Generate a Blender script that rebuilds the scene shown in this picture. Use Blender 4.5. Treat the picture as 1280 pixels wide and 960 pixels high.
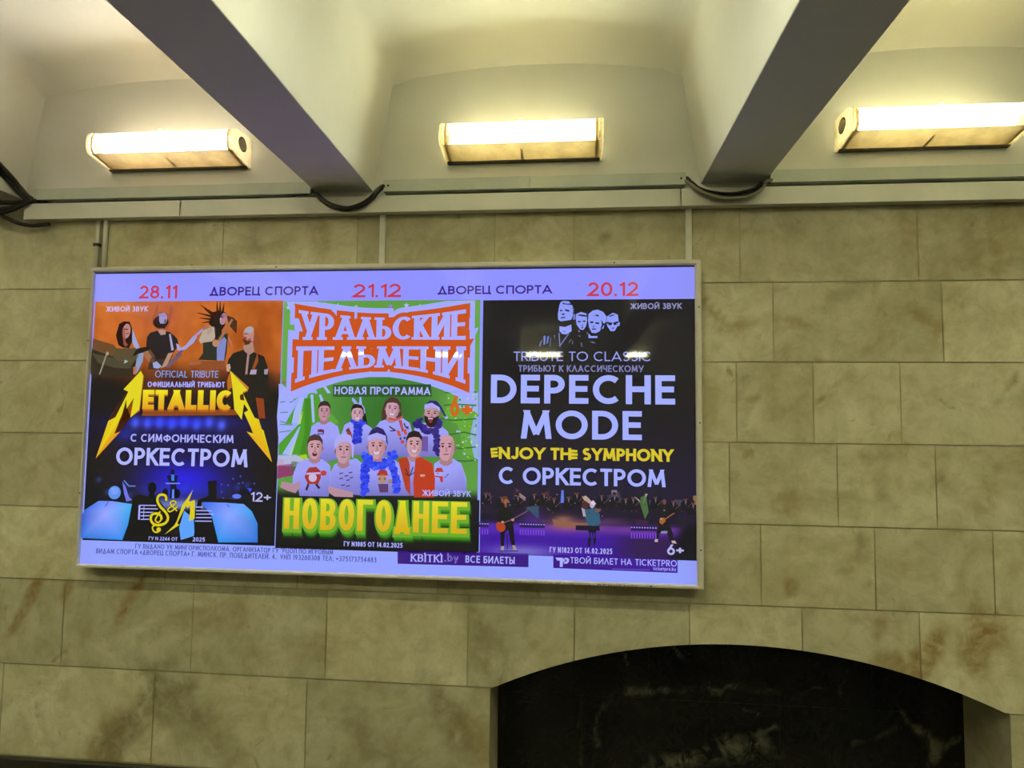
import bpy, bmesh, math, random
from mathutils import Vector, Matrix, noise

S = bpy.context.scene
COL = S.collection
for o in list(bpy.data.objects):
    bpy.data.objects.remove(o)
random.seed(4)

# ------------------------------------------------------------------ camera, world, exposure
def make_camera():
    yaw, pitch, roll = -0.0938465, 0.06442, 0.0114910
    cy, sy, cp, sp, cr, sr = math.cos(yaw), math.sin(yaw), math.cos(pitch), math.sin(pitch), math.cos(roll), math.sin(roll)
    f = Vector((sy * cp, cy * cp, sp)); r = Vector((cy, -sy, 0)); u = r.cross(f)
    r2 = cr * r + sr * u; u2 = -sr * r + cr * u
    cam = bpy.data.cameras.new('camera'); cam.sensor_width = 36; cam.lens = 22.0244; cam.clip_start = 0.05
    o = bpy.data.objects.new('camera', cam); COL.objects.link(o)
    m = Matrix(((r2.x, u2.x, -f.x), (r2.y, u2.y, -f.y), (r2.z, u2.z, -f.z))).to_4x4()
    m.translation = Vector((0.7425, -2.3645, 1.5869))
    o.matrix_world = m
    S.camera = o
make_camera()
W = bpy.data.worlds.new('underground'); S.world = W; W.use_nodes = True
W.node_tree.nodes['Background'].inputs[0].default_value = (0.9, 0.95, 1, 1)
W.node_tree.nodes['Background'].inputs[1].default_value = 0.0
S.view_settings.view_transform = 'Standard'
S.view_settings.look = 'None'
S.view_settings.exposure = 0.0
S.view_settings.gamma = 1.0
S.view_settings.use_curve_mapping = False
TUBES = {'warm': (56.0, (1.0, 0.98, 0.93)), 'yellow': (56.0, (0.94, 1.0, 0.73)), 'overhead': (158.0, (0.95, 1.0, 0.78))}     # radiance and tint of the fluorescent tubes; the overhead set serves added lamps

# ------------------------------------------------------------------ helpers
def lin(c):
    if isinstance(c, str):
        c = c.lstrip('#'); c = [int(c[i:i + 2], 16) / 255 for i in (0, 2, 4)]
    return tuple((x / 12.92 if x <= .04045 else ((x + .055) / 1.055) ** 2.4) for x in c)

def link_mesh(name, verts, faces, mat, parent=None, smooth=False, loc=None):
    me = bpy.data.meshes.new(name); me.from_pydata(verts, [], faces); me.update()
    if mat: me.materials.append(mat)
    if smooth:
        for p in me.polygons: p.use_smooth = True
    o = bpy.data.objects.new(name, me); COL.objects.link(o)
    if parent: o.parent = parent
    if loc: o.location = loc
    return o

def from_bm(name, bm, mat, parent=None, smooth=False, loc=None):
    bmesh.ops.recalc_face_normals(bm, faces=bm.faces)
    me = bpy.data.meshes.new(name); bm.to_mesh(me); bm.free()
    if mat: me.materials.append(mat)
    if smooth:
        for p in me.polygons: p.use_smooth = True
    o = bpy.data.objects.new(name, me); COL.objects.link(o)
    if parent: o.parent = parent
    if loc: o.location = loc
    return o

def thing(name, label, cat, loc=(0, 0, 0), group=None):
    o = bpy.data.objects.new(name, None); COL.objects.link(o)
    o.empty_display_size = .1; o.location = loc
    o['label'] = label; o['category'] = cat
    if group: o['group'] = group
    return o

def tag(o, label=None, cat=None, group=None):
    if label: o['label'] = label
    if cat: o['category'] = cat
    if group: o['group'] = group
    return o

def struct(o, label=None):
    o['kind'] = 'structure'
    if label: o['label'] = label
    return o

def box_bm(x0, x1, y0, y1, z0, z1, bevel=0, bm=None, seg=2):
    bm = bm or bmesh.new()
    vs = [bm.verts.new(p) for p in ((x0, y0, z0), (x1, y0, z0), (x1, y1, z0), (x0, y1, z0), (x0, y0, z1), (x1, y0, z1), (x1, y1, z1), (x0, y1, z1))]
    fs = [bm.faces.new([vs[i] for i in q]) for q in ((0, 1, 2, 3), (4, 7, 6, 5), (0, 4, 5, 1), (1, 5, 6, 2), (2, 6, 7, 3), (3, 7, 4, 0))]
    if bevel:
        es = {e for f in fs for e in f.edges}
        bmesh.ops.bevel(bm, geom=list(es), offset=bevel, segments=seg, affect='EDGES', profile=.5)
    return bm

def tube_bm(pts, rad, n=10, bm=None, cap=True):
    bm = bm or bmesh.new()
    pts = [Vector(p) for p in pts]; rings = []
    for i, p in enumerate(pts):
        t = (pts[min(i + 1, len(pts) - 1)] - pts[max(i - 1, 0)]).normalized()
        up = Vector((0, 0, 1)) if abs(t.z) < .9 else Vector((0, 1, 0))
        a = t.cross(up).normalized(); b = t.cross(a)
        r = rad[i] if isinstance(rad, (list, tuple)) else rad
        rings.append([bm.verts.new(p + r * (math.cos(q) * a + math.sin(q) * b)) for q in [2 * math.pi * k / n for k in range(n)]])
    for r0, r1 in zip(rings, rings[1:]):
        for k in range(n): bm.faces.new((r0[k], r0[(k + 1) % n], r1[(k + 1) % n], r1[k]))
    if cap:
        bm.faces.new(rings[0][::-1]); bm.faces.new(rings[-1])
    return bm

def spline(pts, n=8):
    P = [Vector(p) for p in pts]; P = [2 * P[0] - P[1]] + P + [2 * P[-1] - P[-2]]
    out = []
    for i in range(1, len(P) - 2):
        for k in range(n):
            t = k / n; a, b, c, d = P[i - 1:i + 3]
            out.append(.5 * (2 * b + (c - a) * t + (2 * a - 5 * b + 4 * c - d) * t * t + (3 * b - a - 3 * c + d) * t ** 3))
    return out + [P[-2]]

# ------------------------------------------------------------------ materials
def new_mat(name):
    m = bpy.data.materials.new(name); m.use_nodes = True
    nt = m.node_tree; b = nt.nodes['Principled BSDF']
    return m, nt, b
def nd(nt, t, **k):
    n = nt.nodes.new(t)
    for a, v in k.items(): setattr(n, a, v)
    return n
def mixc(nt, fac, a, b, mode='MIX'):
    n = nd(nt, 'ShaderNodeMix', data_type='RGBA', blend_type=mode)
    for i, v in ((0, fac), (6, a), (7, b)):
        if hasattr(v, 'links'): nt.links.new(v, n.inputs[i])
        else: n.inputs[i].default_value = v if i == 0 else (*v[:3], 1)
    return n.outputs[2]
def ramp(nt, src, stops):
    n = nd(nt, 'ShaderNodeValToRGB'); e = n.color_ramp.elements
    while len(e) < len(stops): e.new(.5)
    for q, (p, c) in zip(e, stops):
        q.position = p; q.color = (*c, 1) if isinstance(c, tuple) else (c, c, c, 1)
    nt.links.new(src, n.inputs[0]); return n.outputs[0]
def noise_n(nt, scale, detail=4, rough=.6, vec=None, dist=0):
    n = nd(nt, 'ShaderNodeTexNoise'); n.inputs['Scale'].default_value = scale; n.inputs['Detail'].default_value = detail
    n.inputs['Roughness'].default_value = rough; n.inputs['Distortion'].default_value = dist
    if vec is not None: nt.links.new(vec, n.inputs['Vector'])
    return n.outputs['Fac']
def objco(nt, scale=(1, 1, 1)):
    t = nd(nt, 'ShaderNodeTexCoord'); m = nd(nt, 'ShaderNodeMapping'); m.inputs['Scale'].default_value = scale
    nt.links.new(t.outputs['Object'], m.inputs[0]); return m.outputs[0]
def bump(nt, b, h, s, d=.01):
    n = nd(nt, 'ShaderNodeBump'); n.inputs['Strength'].default_value = s; n.inputs['Distance'].default_value = d
    nt.links.new(h, n.inputs['Height']); nt.links.new(n.outputs[0], b.inputs['Normal'])

def plain(name, col, rough=.5, metal=0., spec=.5, var=0., nscale=8, bmp=0):
    m, nt, b = new_mat(name)
    b.inputs['Roughness'].default_value = rough; b.inputs['Metallic'].default_value = metal; b.inputs['Specular IOR Level'].default_value = spec
    c = lin(col)
    if var:
        co = objco(nt)
        f = ramp(nt, noise_n(nt, nscale, 5, .6, co), [(.35, 0.), (.7, 1.)])
        nt.links.new(mixc(nt, f, tuple(x * (1 - var) for x in c), tuple(min(1, x * (1 + var * .5)) for x in c)), b.inputs['Base Color'])
        if bmp: bump(nt, b, noise_n(nt, nscale * 6, 4, .6, co), bmp)
    else: b.inputs['Base Color'].default_value = (*c, 1)
    return m

def mat_stone():
    m, nt, b = new_mat('limestone_cladding'); co = objco(nt)
    at = nd(nt, 'ShaderNodeVertexColor', layer_name='stone')       # r = block tone, g = rusty stain, b = grey vein
    sp = nd(nt, 'ShaderNodeSeparateColor'); nt.links.new(at.outputs[0], sp.inputs[0])
    n1 = noise_n(nt, 4.2, 7, .66, co, .9); n2 = noise_n(nt, 14, 6, .65, co, .4); n3 = noise_n(nt, 60, 4, .6, co)
    base = mixc(nt, ramp(nt, n1, [(.32, 0.), (.68, 1.)]), STONE_A, STONE_B)
    base = mixc(nt, ramp(nt, n2, [(.45, 0.), (.7, .65)]), base, STONE_C)
    base = mixc(nt, ramp(nt, n3, [(.55, 0.), (.8, .25)]), base, tuple(x * .6 for x in STONE_A))
    tone = nd(nt, 'ShaderNodeMapRange'); nt.links.new(sp.outputs[0], tone.inputs[0])
    tone.inputs[3].default_value = .84; tone.inputs[4].default_value = 1.14
    mul = nd(nt, 'ShaderNodeVectorMath', operation='SCALE'); nt.links.new(base, mul.inputs[0]); nt.links.new(tone.outputs[0], mul.inputs['Scale'])
    ns = nd(nt, 'ShaderNodeMath', operation='MULTIPLY'); nt.links.new(sp.outputs[1], ns.inputs[0])
    nt.links.new(ramp(nt, noise_n(nt, 22, 5, .6, co, .5), [(.3, .25), (.65, 1.)]), ns.inputs[1])
    c = mixc(nt, ns.outputs[0], mul.outputs[0], lin('876a30'))
    ng = nd(nt, 'ShaderNodeMath', operation='MULTIPLY'); nt.links.new(sp.outputs[2], ng.inputs[0])
    nt.links.new(ramp(nt, noise_n(nt, 16, 5, .6, co, .5), [(.3, .2), (.65, 1.)]), ng.inputs[1])
    c = mixc(nt, ng.outputs[0], c, lin('756a45'))
    sm = ramp(nt, noise_n(nt, 9, 3, .5, co, 1.2), [(.68, 0.), (.76, .6)])       # scattered rusty flecks
    c = mixc(nt, sm, c, lin('8a7442'))
    nt.links.new(c, b.inputs['Base Color'])
    b.inputs['Roughness'].default_value = .42; b.inputs['Specular IOR Level'].default_value = .25
    bump(nt, b, n2, .12, .004)
    return m
STONE_A, STONE_B, STONE_C = lin('aca47e'), lin('d0caa9'), lin('a0956e')

def mat_marble():
    m, nt, b = new_mat('black_marble'); co = objco(nt)
    at = nd(nt, 'ShaderNodeVertexColor', layer_name='vein')
    sp = nd(nt, 'ShaderNodeSeparateColor'); nt.links.new(at.outputs[0], sp.inputs[0])
    n = ramp(nt, noise_n(nt, 13, 6, .7, co, 1.2), [(.42, 0.), (.62, 1.)])
    f = nd(nt, 'ShaderNodeMath', operation='MULTIPLY'); nt.links.new(sp.outputs[0], f.inputs[0]); nt.links.new(n, f.inputs[1])
    fine = ramp(nt, noise_n(nt, 5, 8, .75, co, 2.5), [(.485, 0.), (.5, .16), (.515, 0.)])
    c = mixc(nt, fine, lin('171713'), lin('38382e'))
    c = mixc(nt, f.outputs[0], c, lin('6c6a56'))
    nt.links.new(c, b.inputs['Base Color']); b.inputs['Roughness'].default_value = .16; b.inputs['Specular IOR Level'].default_value = .3
    return m

MAT = {}
def build_materials():
    MAT['stone'] = mat_stone()
    MAT['grout'] = plain('stone_joint', 'a0956e', .9)
    MAT['marble'] = mat_marble()
    MAT['paint'] = plain('white_ceiling_paint', 'f2f1ea', .85, spec=.15, var=.05, nscale=2.2, bmp=.08)
    MAT['granite'] = plain('dark_granite', '201f1c', .25, var=.4, nscale=40)
    MAT['plinth'] = plain('dark_plinth_stone', '2c2a22', .4, var=.3, nscale=30)
    MAT['trunk'] = plain('pale_grey_steel', 'eceadb', .45, metal=.0, spec=.4, var=.06, nscale=5)
    MAT['trunk_dull'] = plain('dull_grey_steel', 'd4dacd', .45, metal=.0, spec=.4, var=.10, nscale=6)
    MAT['cable'] = plain('black_cable_sheath', '1a1612', .5)
    MAT['cable_grey'] = plain('grey_cable_sheath', '8f8a74', .55)
    MAT['alu'] = plain('brushed_aluminium', 'd6cfbf', .35, metal=.12, spec=.5, var=.08, nscale=20)
    MAT['lip_shade'] = plain('dark_lip_shadow', '1c1a22', .6)  # dark colour of the painted shadow below the upper rail lip
    MAT['plastic'] = plain('aged_cream_plastic', 'cdbf96', .45, var=.12, nscale=9)
    MAT['screw'] = plain('dark_screw_head', '3b372c', .4, metal=.6)
    MAT['conduit'] = plain('pale_conduit_plastic', 'dad8c6', .5, var=.08, nscale=15)
    MAT['pit'] = plain('dark_drab_plastic', '55503c', .8)  # dark drab tone of the cap recess and base rail
    # ribbed lamp cover: lets the tube glow through and scatters part of it
    def cover(name, col, clear, trans, rough=.25):
        m = bpy.data.materials.new(name); m.use_nodes = True; nt = m.node_tree; nt.nodes.clear()
        out = nd(nt, 'ShaderNodeOutputMaterial'); co = objco(nt)
        tr = nd(nt, 'ShaderNodeBsdfTransparent'); tr.inputs[0].default_value = (.98, .95, .84, 1)
        tl = nd(nt, 'ShaderNodeBsdfTranslucent'); df = nd(nt, 'ShaderNodeBsdfDiffuse'); gl = nd(nt, 'ShaderNodeBsdfGlossy')
        gl.inputs['Roughness'].default_value = rough
        c = mixc(nt, ramp(nt, noise_n(nt, 9, 5, .65, co), [(.4, 0.), (.72, 1.)]), lin(col), tuple(x * .62 for x in lin(col)))
        for n in (tl, df): nt.links.new(c, n.inputs[0])
        m1 = nd(nt, 'ShaderNodeMixShader'); m1.inputs[0].default_value = trans; nt.links.new(df.outputs[0], m1.inputs[1]); nt.links.new(tl.outputs[0], m1.inputs[2])
        m2 = nd(nt, 'ShaderNodeMixShader'); m2.inputs[0].default_value = clear; nt.links.new(m1.outputs[0], m2.inputs[1]); nt.links.new(tr.outputs[0], m2.inputs[2])
        m3 = nd(nt, 'ShaderNodeMixShader'); m3.inputs[0].default_value = .05; nt.links.new(m2.outputs[0], m3.inputs[1]); nt.links.new(gl.outputs[0], m3.inputs[2])
        nt.links.new(m3.outputs[0], out.inputs[0]); return m
    MAT['cover'] = cover('clear_ribbed_lamp_cover', 'efe4c0', .74, .22)
    MAT['cover_low'] = cover('dusty_lamp_cover_underside', 'd0b684', .007, .055)
    MAT['cover_top'] = cover('frosted_lamp_cover_top', 'd8cca8', .08, .17)
    MAT['cap'] = cover('cream_lamp_end_cap', 'dccfae', .04, .15)
    for k, (power, c) in TUBES.items():
        m, nt, b = new_mat('lit_fluorescent_tube_' + k)
        b.inputs['Base Color'].default_value = (.8, .8, .8, 1)
        b.inputs['Emission Color'].default_value = (*c, 1); b.inputs['Emission Strength'].default_value = power
        MAT['tube_' + k] = m
    # backlit print: colours of the artwork shine through a glossy film
    def film(name, rough):
        m, nt, b = new_mat(name)
        at = nd(nt, 'ShaderNodeVertexColor', layer_name='ink')
        nt.links.new(at.outputs[0], b.inputs['Emission Color']); b.inputs['Emission Strength'].default_value = 1.0
        b.inputs['Base Color'].default_value = (.02, .02, .022, 1); b.inputs['Roughness'].default_value = rough
        b.inputs['Specular IOR Level'].default_value = .5
        m.cycles.emission_sampling = 'NONE'
        return m
    MAT['film'] = film('backlit_glossy_film', .03)
    m, nt, b = new_mat('printed_frame_ink')
    at = nd(nt, 'ShaderNodeVertexColor', layer_name='ink'); nt.links.new(at.outputs[0], b.inputs['Base Color'])
    b.inputs['Roughness'].default_value = .6
    MAT['ink'] = m
build_materials()

# ------------------------------------------------------------------ the hall
HX0, HX1, HY = -5.45, 6.65, -7.55              # end walls and far wall
ARC_X, ARC_HALF, ARC_SPRING, ARC_TOP = 1.349, 0.896, 0.612, 0.809
ARC_R = (ARC_HALF ** 2 + (ARC_TOP - ARC_SPRING) ** 2) / (2 * (ARC_TOP - ARC_SPRING))
NICHE = 0.26
def arch_z(x):
    d = abs(x - ARC_X)
    if d >= ARC_HALF: return 0.
    return ARC_TOP - ARC_R + math.sqrt(ARC_R ** 2 - d * d)

def stone_wall():
    rows = [(2.122, 2.47), (1.826, 2.122), (1.531, 1.826), (1.236, 1.531), (0.948, 1.236), (0.615, 0.948), (0.265, 0.615), (0.0, 0.265)]
    seams = [[-5.0, -4.4, -3.7, -3.0, -2.4, -1.72, -1.18, -.657, -.1, .447, .750, 1.366, 1.994, 2.62, 3.2, 3.9, 4.6, 5.3, 6.0],
             [-5.2, -4.5, -3.8, -3.2, -2.5, -1.9, -.9, -.3, .3, .9, 1.483, 2.070, 2.67, 3.3, 4.0, 4.7, 5.3, 6.1],
             [-5.0, -4.4, -3.7, -3.1, -2.4, -1.75, -.8, -.2, .4, 1.0, 1.348, 1.619, 1.920, 2.42, 3.0, 3.7, 4.3, 5.0, 5.8],
             [-5.2, -4.6, -3.9, -3.2, -2.6, -1.95, -.9, -.2, .4, .9, 1.320, 1.697, 2.031, 2.6, 3.2, 3.9, 4.5, 5.2, 6.0],
             [-5.0, -4.4, -3.7, -3.0, -2.3, -1.7, -.839, -.3, .248, .8, 1.427, 1.818, 2.212, 2.7, 3.3, 4.0, 4.6, 5.4, 6.1],
             [-5.1, -4.5, -3.8, -3.2, -2.5, -1.8, -1.257, -.717, -.179, .366, .76, 1.174, 1.566, 1.961, 2.36, 2.9, 3.5, 4.2, 4.9, 5.7],
             [-5.2, -4.5, -3.9, -3.2, -2.5, -1.5, -.861, -.248, .453, 2.245, 2.7, 3.3, 4.0, 4.7, 5.4, 6.1],
             [-5.0, -4.2, -3.4, -2.6, -1.8, -1.1, -.4, .453, 2.245, 2.9, 3.7, 4.5, 5.4, 6.1]]
    # rusty and grey marks seen on the stone: x, z, radius along, radius across, angle, strength, channel
    marks = [(-1.43, .83, .17, .022, 62, .9, 1), (-.99, .86, .12, .025, 62, .95, 1), (-1.25, .91, .05, .02, 75, .7, 1), (-.62, .83, .2, .06, 10, .35, 1),
             (-.95, .42, .26, .05, 55, .9, 2), (-.75, .5, .2, .09, -50, .8, 2), (-1.05, .33, .16, .07, 60, .7, 1), (-.6, .4, .2, .06, -55, .5, 2),
             (.30, .50, .16, .05, -60, .75, 2), (.05, .36, .2, .05, -40, .5, 2), (.42, .78, .16, .05, -65, .55, 2), (.4, .43, .1, .04, -60, .6, 1),
             (1.86, .76, .05, .05, 40, .8, 1), (1.98, .79, .11, .045, 60, 1., 1), (2.14, .83, .1, .06, 75, .9, 1), (2.2, .90, .07, .09, 60, .8, 1), (1.83, .9, .05, .02, 80, .6, 1),
             (1.27, 2.01, .1, .014, -48, .75, 1), (1.35, 1.955, .07, .015, 8, .65, 1), (1.56, 1.975, .08, .016, -15, .6, 1), (1.76, 2.09, .09, .03, 20, .35, 2),
             (2.0, 1.99, .06, .02, -40, .6, 1), (2.05, 1.95, .03, .025, 70, .7, 1), (2.13, 2.06, .06, .04, 60, .55, 1), (1.96, 2.3, .03, .07, 5, .45, 1),
             (2.28, 2.3, .2, .1, 50, .4, 1), (1.24, 2.33, .08, .04, 0, .45, 1), (1.38, 1.77, .02, .012, 60, .7, 2), (1.41, 1.69, .02, .006, 25, .8, 2), (1.65, 1.69, .012, .01, 0, .8, 2),
             (2.3, 1.76, .035, .014, 60, .9, 1), (1.75, 1.74, .1, .04, 30, .3, 1), (1.55, 1.72, .1, .08, -40, .3, 1), (1.52, 1.32, .06, .04, 20, .4, 1), (1.84, 1.38, .02, .07, 0, .4, 2),
             (2.05, 1.41, .03, .014, 60, .7, 2), (2.23, 1.45, .03, .02, 80, .6, 2), (1.53, 1.02, .015, .035, 0, .7, 1), (1.79, 1.03, .025, .012, 20, .8, 2), (1.71, 1.08, .02, .01, 10, .6, 2),
             (1.78, 1.17, .015, .05, 10, .5, 2), (1.62, .97, .1, .03, 40, .3, 1), (2.2, 1.35, .07, .05, 60, .4, 1), (1.83, 1.48, .05, .02, 0, .4, 2),
             (.55, 2.37, .09, .05, 10, .4, 1), (.52, 2.27, .05, .03, 0, .45, 1), (.87, 2.3, .03, .02, 45, .7, 2), (-.25, 2.3, .05, .09, 10, .5, 1), (-.52, 2.32, .03, .09, 5, .45, 2),
             (-.98, 2.35, .05, .05, 40, .4, 1), (-.9, 2.37, .02, .02, 0, .4, 2), (-.6, 2.26, .22, .03, 8, .4, 1), (.05, .85, .14, .07, 20, .3, 1), (-.3, .72, .2, .05, 10, .3, 1)]
    V, F, C = [], [], []
    def mark(x, z):
        g = [0, 0, 0]
        for mx, mz, ra, rb, an, st, ch in marks:
            dx, dz = x - mx, z - mz
            if abs(dx) > .5 or abs(dz) > .5: continue
            wob = noise.noise(Vector((x * 9, z * 9, mx))) * .6
            c, s = math.cos(math.radians(an)), math.sin(math.radians(an))
            d = math.hypot((dx * c + dz * s) / ra, (-dx * s + dz * c) / rb) + wob
            k = max(0, min(1, (1.35 - d) / .7)) * st
            g[ch] = max(g[ch], k)
        return g[1], g[2]
    G = .0019
    for (z0, z1), ss in zip(rows, seams):
        xs = [HX0] + ss + [HX1]
        for a, b in zip(xs, xs[1:]):
            if z1 < ARC_SPRING + .01 and a >= .45 and b <= 2.25: continue
            tone = random.random()
            near = -2.2 < (a + b) / 2 < 3.2
            nx = max(1, int((b - a) / (.022 if near else .2))); nz = max(1, int((z1 - z0) / (.022 if near else .2)))
            base = len(V)
            for i in range(nx + 1):
                x = a + G + (b - a - 2 * G) * i / nx
                lo = max(z0 + G, arch_z(x) if z0 > .5 and z0 < .9 else 0)
                for j in range(nz + 1):
                    z = lo + (z1 - G - lo) * j / nz
                    V.append((x, 0, z)); s, g = mark(x, z) if near else (0, 0); C.append((tone, s, g))
            for i in range(nx):
                for j in range(nz):
                    q = base + i * (nz + 1) + j; F.append((q, q + nz + 1, q + nz + 2, q + 1))
    # reveal of the arched niche: jambs and soffit
    N = 40
    prof = [(ARC_X - ARC_HALF, 0.)] + [(ARC_X - ARC_HALF + 2 * ARC_HALF * i / N, max(arch_z(ARC_X - ARC_HALF * .9999 + 2 * ARC_HALF * .9999 * i / N), ARC_SPRING)) for i in range(N + 1)] + [(ARC_X + ARC_HALF, 0.)]
    base = len(V)
    for x, z in prof:
        for y in (0, NICHE): V.append((x, y, z)); C.append((.35, 0, .25))
    for i in range(len(prof) - 1):
        q = base + 2 * i; F.append((q, q + 1, q + 3, q + 2))
    o = link_mesh('wall_front', V, F, MAT['stone'])
    ca = o.data.color_attributes.new('stone', 'FLOAT_COLOR', 'POINT')
    for i, c in enumerate(C): ca.data[i].color = (*c, 1)
    struct(o, 'beige limestone block wall with an arched opening low on the right')
    # mortar bed behind the joints, cut around the niche
    bx = [HX0, ARC_X - ARC_HALF] + [ARC_X - ARC_HALF + 2 * ARC_HALF * i / N for i in range(1, N)] + [ARC_X + ARC_HALF, HX1]
    V, F = [], []
    for a, b in zip(bx, bx[1:]):
        if b <= ARC_X - ARC_HALF + 1e-6 or a >= ARC_X + ARC_HALF - 1e-6: za = zb = 0
        else: za, zb = max(arch_z(a), ARC_SPRING) + .004, max(arch_z(b), ARC_SPRING) + .004
        q = len(V); V += [(a, .0035, za), (b, .0035, zb), (b, .0035, 2.47), (a, .0035, 2.47)]; F.append((q, q + 1, q + 2, q + 3))
    mb = link_mesh('trim_1', V, F, MAT['grout']); struct(mb, 'mortar in the joints of the stone wall')
stone_wall()

def niche_back():
    veins = [([(.978, .505), (1.12, .535), (1.261, .542), (1.4, .552), (1.606, .545), (1.809, .567), (1.828, .676)], .010, .26),
             ([(.985, .512), (1.05, .528), (1.13, .535)], .022, .95), ([(1.3, .543), (1.38, .549)], .012, .9), ([(.951, .68), (.969, .628)], .007, .9), ([(1.165, .698), (1.191, .664)], .008, .55),
             ([(1.08, .2), (1.136, .244), (1.259, .289), (1.363, .33), (1.5, .35)], .045, .9), ([(1.363, .34), (1.467, .375), (1.561, .414)], .014, .75), ([(1.2, .24), (1.4, .29), (1.56, .31)], .02, .3),
             ([(2.03, .495), (2.056, .464), (2.103, .409), (2.142, .355), (2.116, .303), (2.06, .27)], .022, .75), ([(2.14, .36), (2.23, .42)], .012, .5),
             ([(1.433, .476), (1.485, .453)], .007, .6), ([(1.838, .354), (1.939, .41), (2.039, .457)], .012, .25), ([(.924, .502), (.86, .42), (.85, .3)], .009, .35), ([(.8, .2), (.79, .47)], .01, .2)]
    segs = [(Vector(a), Vector(b), w, s) for L, w, s in veins for a, b in zip(L, L[1:])]
    def val(x, z):
        p = Vector((x + .03 * noise.noise(Vector((x * 9, z * 9, 0))) + .014 * noise.noise(Vector((x * 34, z * 34, 3))), z + .03 * noise.noise(Vector((x * 9, z * 9, 7))) + .014 * noise.noise(Vector((x * 34, z * 34, 9)))))
        k = 0
        for a, b, w, s in segs:
            ab = b - a; t = max(0, min(1, (p - a).dot(ab) / ab.length_squared)); d = (a + ab * t - p).length
            k = max(k, s * max(0, 1 - d / (w * (.7 + .9 * abs(noise.noise(Vector((x * 6, z * 6, 4))) + .4)))) ** .9)
        return k
    V, F, C = [], [], []
    # slabs: rows split at z 0.5, vertical joints as seen
    slabs = [(.44, .79, 0, .498), (.79, 1.565, 0, .498), (1.565, 2.26, 0, .498), (.44, 1.06, .498, .83), (1.06, 1.913, .498, .83), (1.913, 2.26, .498, .83)]
    g = .0015
    for a, b, z0, z1 in slabs:
        nx, nz = max(2, int((b - a) / .009)), max(2, int((z1 - z0) / .009)); base = len(V)
        for i in range(nx + 1):
            for j in range(nz + 1):
                x = a + g + (b - a - 2 * g) * i / nx; z = z0 + g + (z1 - z0 - 2 * g) * j / nz
                V.append((x, NICHE, z)); C.append(val(x, z))
        for i in range(nx):
            for j in range(nz):
                q = base + i * (nz + 1) + j; F.append((q, q + nz + 1, q + nz + 2, q + 1))
    q = len(V); V += [(.44, NICHE + .003, 0), (2.26, NICHE + .003, 0), (2.26, NICHE + .003, .83), (.44, NICHE + .003, .83)]; C += [.22] * 4; F.append((q, q + 1, q + 2, q + 3))
    o = link_mesh('wall_niche', V, F, MAT['marble'])
    ca = o.data.color_attributes.new('vein', 'FLOAT_COLOR', 'POINT')
    for i, c in enumerate(C): ca.data[i].color = (c, c, c, 1)
    struct(o, 'black marble slabs with pale veins at the back of the arched niche')
niche_back()

BEAMS = [-1.668 + 1.507 * k for k in range(-2, 6)]
BEAM_HALF, BEAM_Z, VAULT_Z, DRAFT = .118, 2.505, 2.985, .066
def ceiling():
    n = 0
    bx = [b for b in BEAMS if HX0 < b < HX1]
    for b in bx:
        n += 1
        ts = 0.0
        V = []; F = []
        ys = [0.012 + (HY - .012) * i / 24 for i in range(25)]
        for y in ys:
            j = lambda s: .003 * noise.noise(Vector((b * 3 + s, y * 4, 2)))
            V += [(b - BEAM_HALF - DRAFT, y, VAULT_Z - .05), (b - BEAM_HALF + j(0), y, BEAM_Z + .002), (b - BEAM_HALF + .002 + j(0), y, BEAM_Z), (b + BEAM_HALF - .002 + j(5), y, BEAM_Z), (b + BEAM_HALF + j(5), y, BEAM_Z + .002), (b + BEAM_HALF + DRAFT, y, VAULT_Z - .05)]
        for i in range(24):
            for k in range(5):
                q = i * 6 + k; F.append((q, q + 1, q + 7, q + 6))
        F.append((0, 1, 2, 3, 4, 5))
        o = link_mesh('trim_%d' % (n + 1), V, F, MAT['paint'])
        struct(o, ['white ceiling beam'][0])
    edges = [HX0] + [e for b in bx for e in (b - BEAM_HALF - DRAFT, b + BEAM_HALF + DRAFT)] + [HX1]
    V, F = [], []
    for a, b in zip(edges[::2], edges[1::2]):
        pr = []
        r = .11; z0 = VAULT_Z - .05
        for k in range(9):
            t = math.pi / 2 * k / 8; pr.append((a + r - r * math.cos(t), z0 + r * .75 * math.sin(t)))
        m = (a + b) / 2; w = (b - a) / 2 - r
        for k in range(1, 12):
            s = -1 + 2 * k / 12; pr.append((m + w * s, z0 + r * .75 + .035 * (1 - s * s)))
        for k in range(9):
            t = math.pi / 2 * (1 - k / 8); pr.append((b - r + r * math.cos(t), z0 + r * .75 * math.sin(t)))
        base = len(V); m = len(pr); NY = 20
        # a soft cove where the vault meets the walls
        ys = [0.012, -.01, -.035, -.075] + [-.12 + (HY + .12) * i / NY for i in range(NY + 1)]
        drop = [.05, .03, .014, .004] + [0] * (NY + 1)
        for y, d in zip(ys, drop):
            V += [(x, y, z - d * min(1, max(0, (z - z0) / .06))) for x, z in pr]
        for i in range(len(ys) - 1):
            for k in range(m - 1):
                q = base + i * m + k; F.append((q, q + 1, q + m + 1, q + m))
    o = link_mesh('ceiling', V, F, MAT['paint'], smooth=True); struct(o, 'white plastered ceiling bays between the beams')
    # plaster band of the wall above the stone
    V = [(HX0, .012, 2.47), (HX1, .012, 2.47), (HX1, .012, 3.12), (HX0, .012, 3.12)]
    struct(link_mesh('wall_upper', V, [(0, 1, 2, 3)], MAT['paint']), 'white plaster wall band that carries the lamps')
ceiling()

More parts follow.
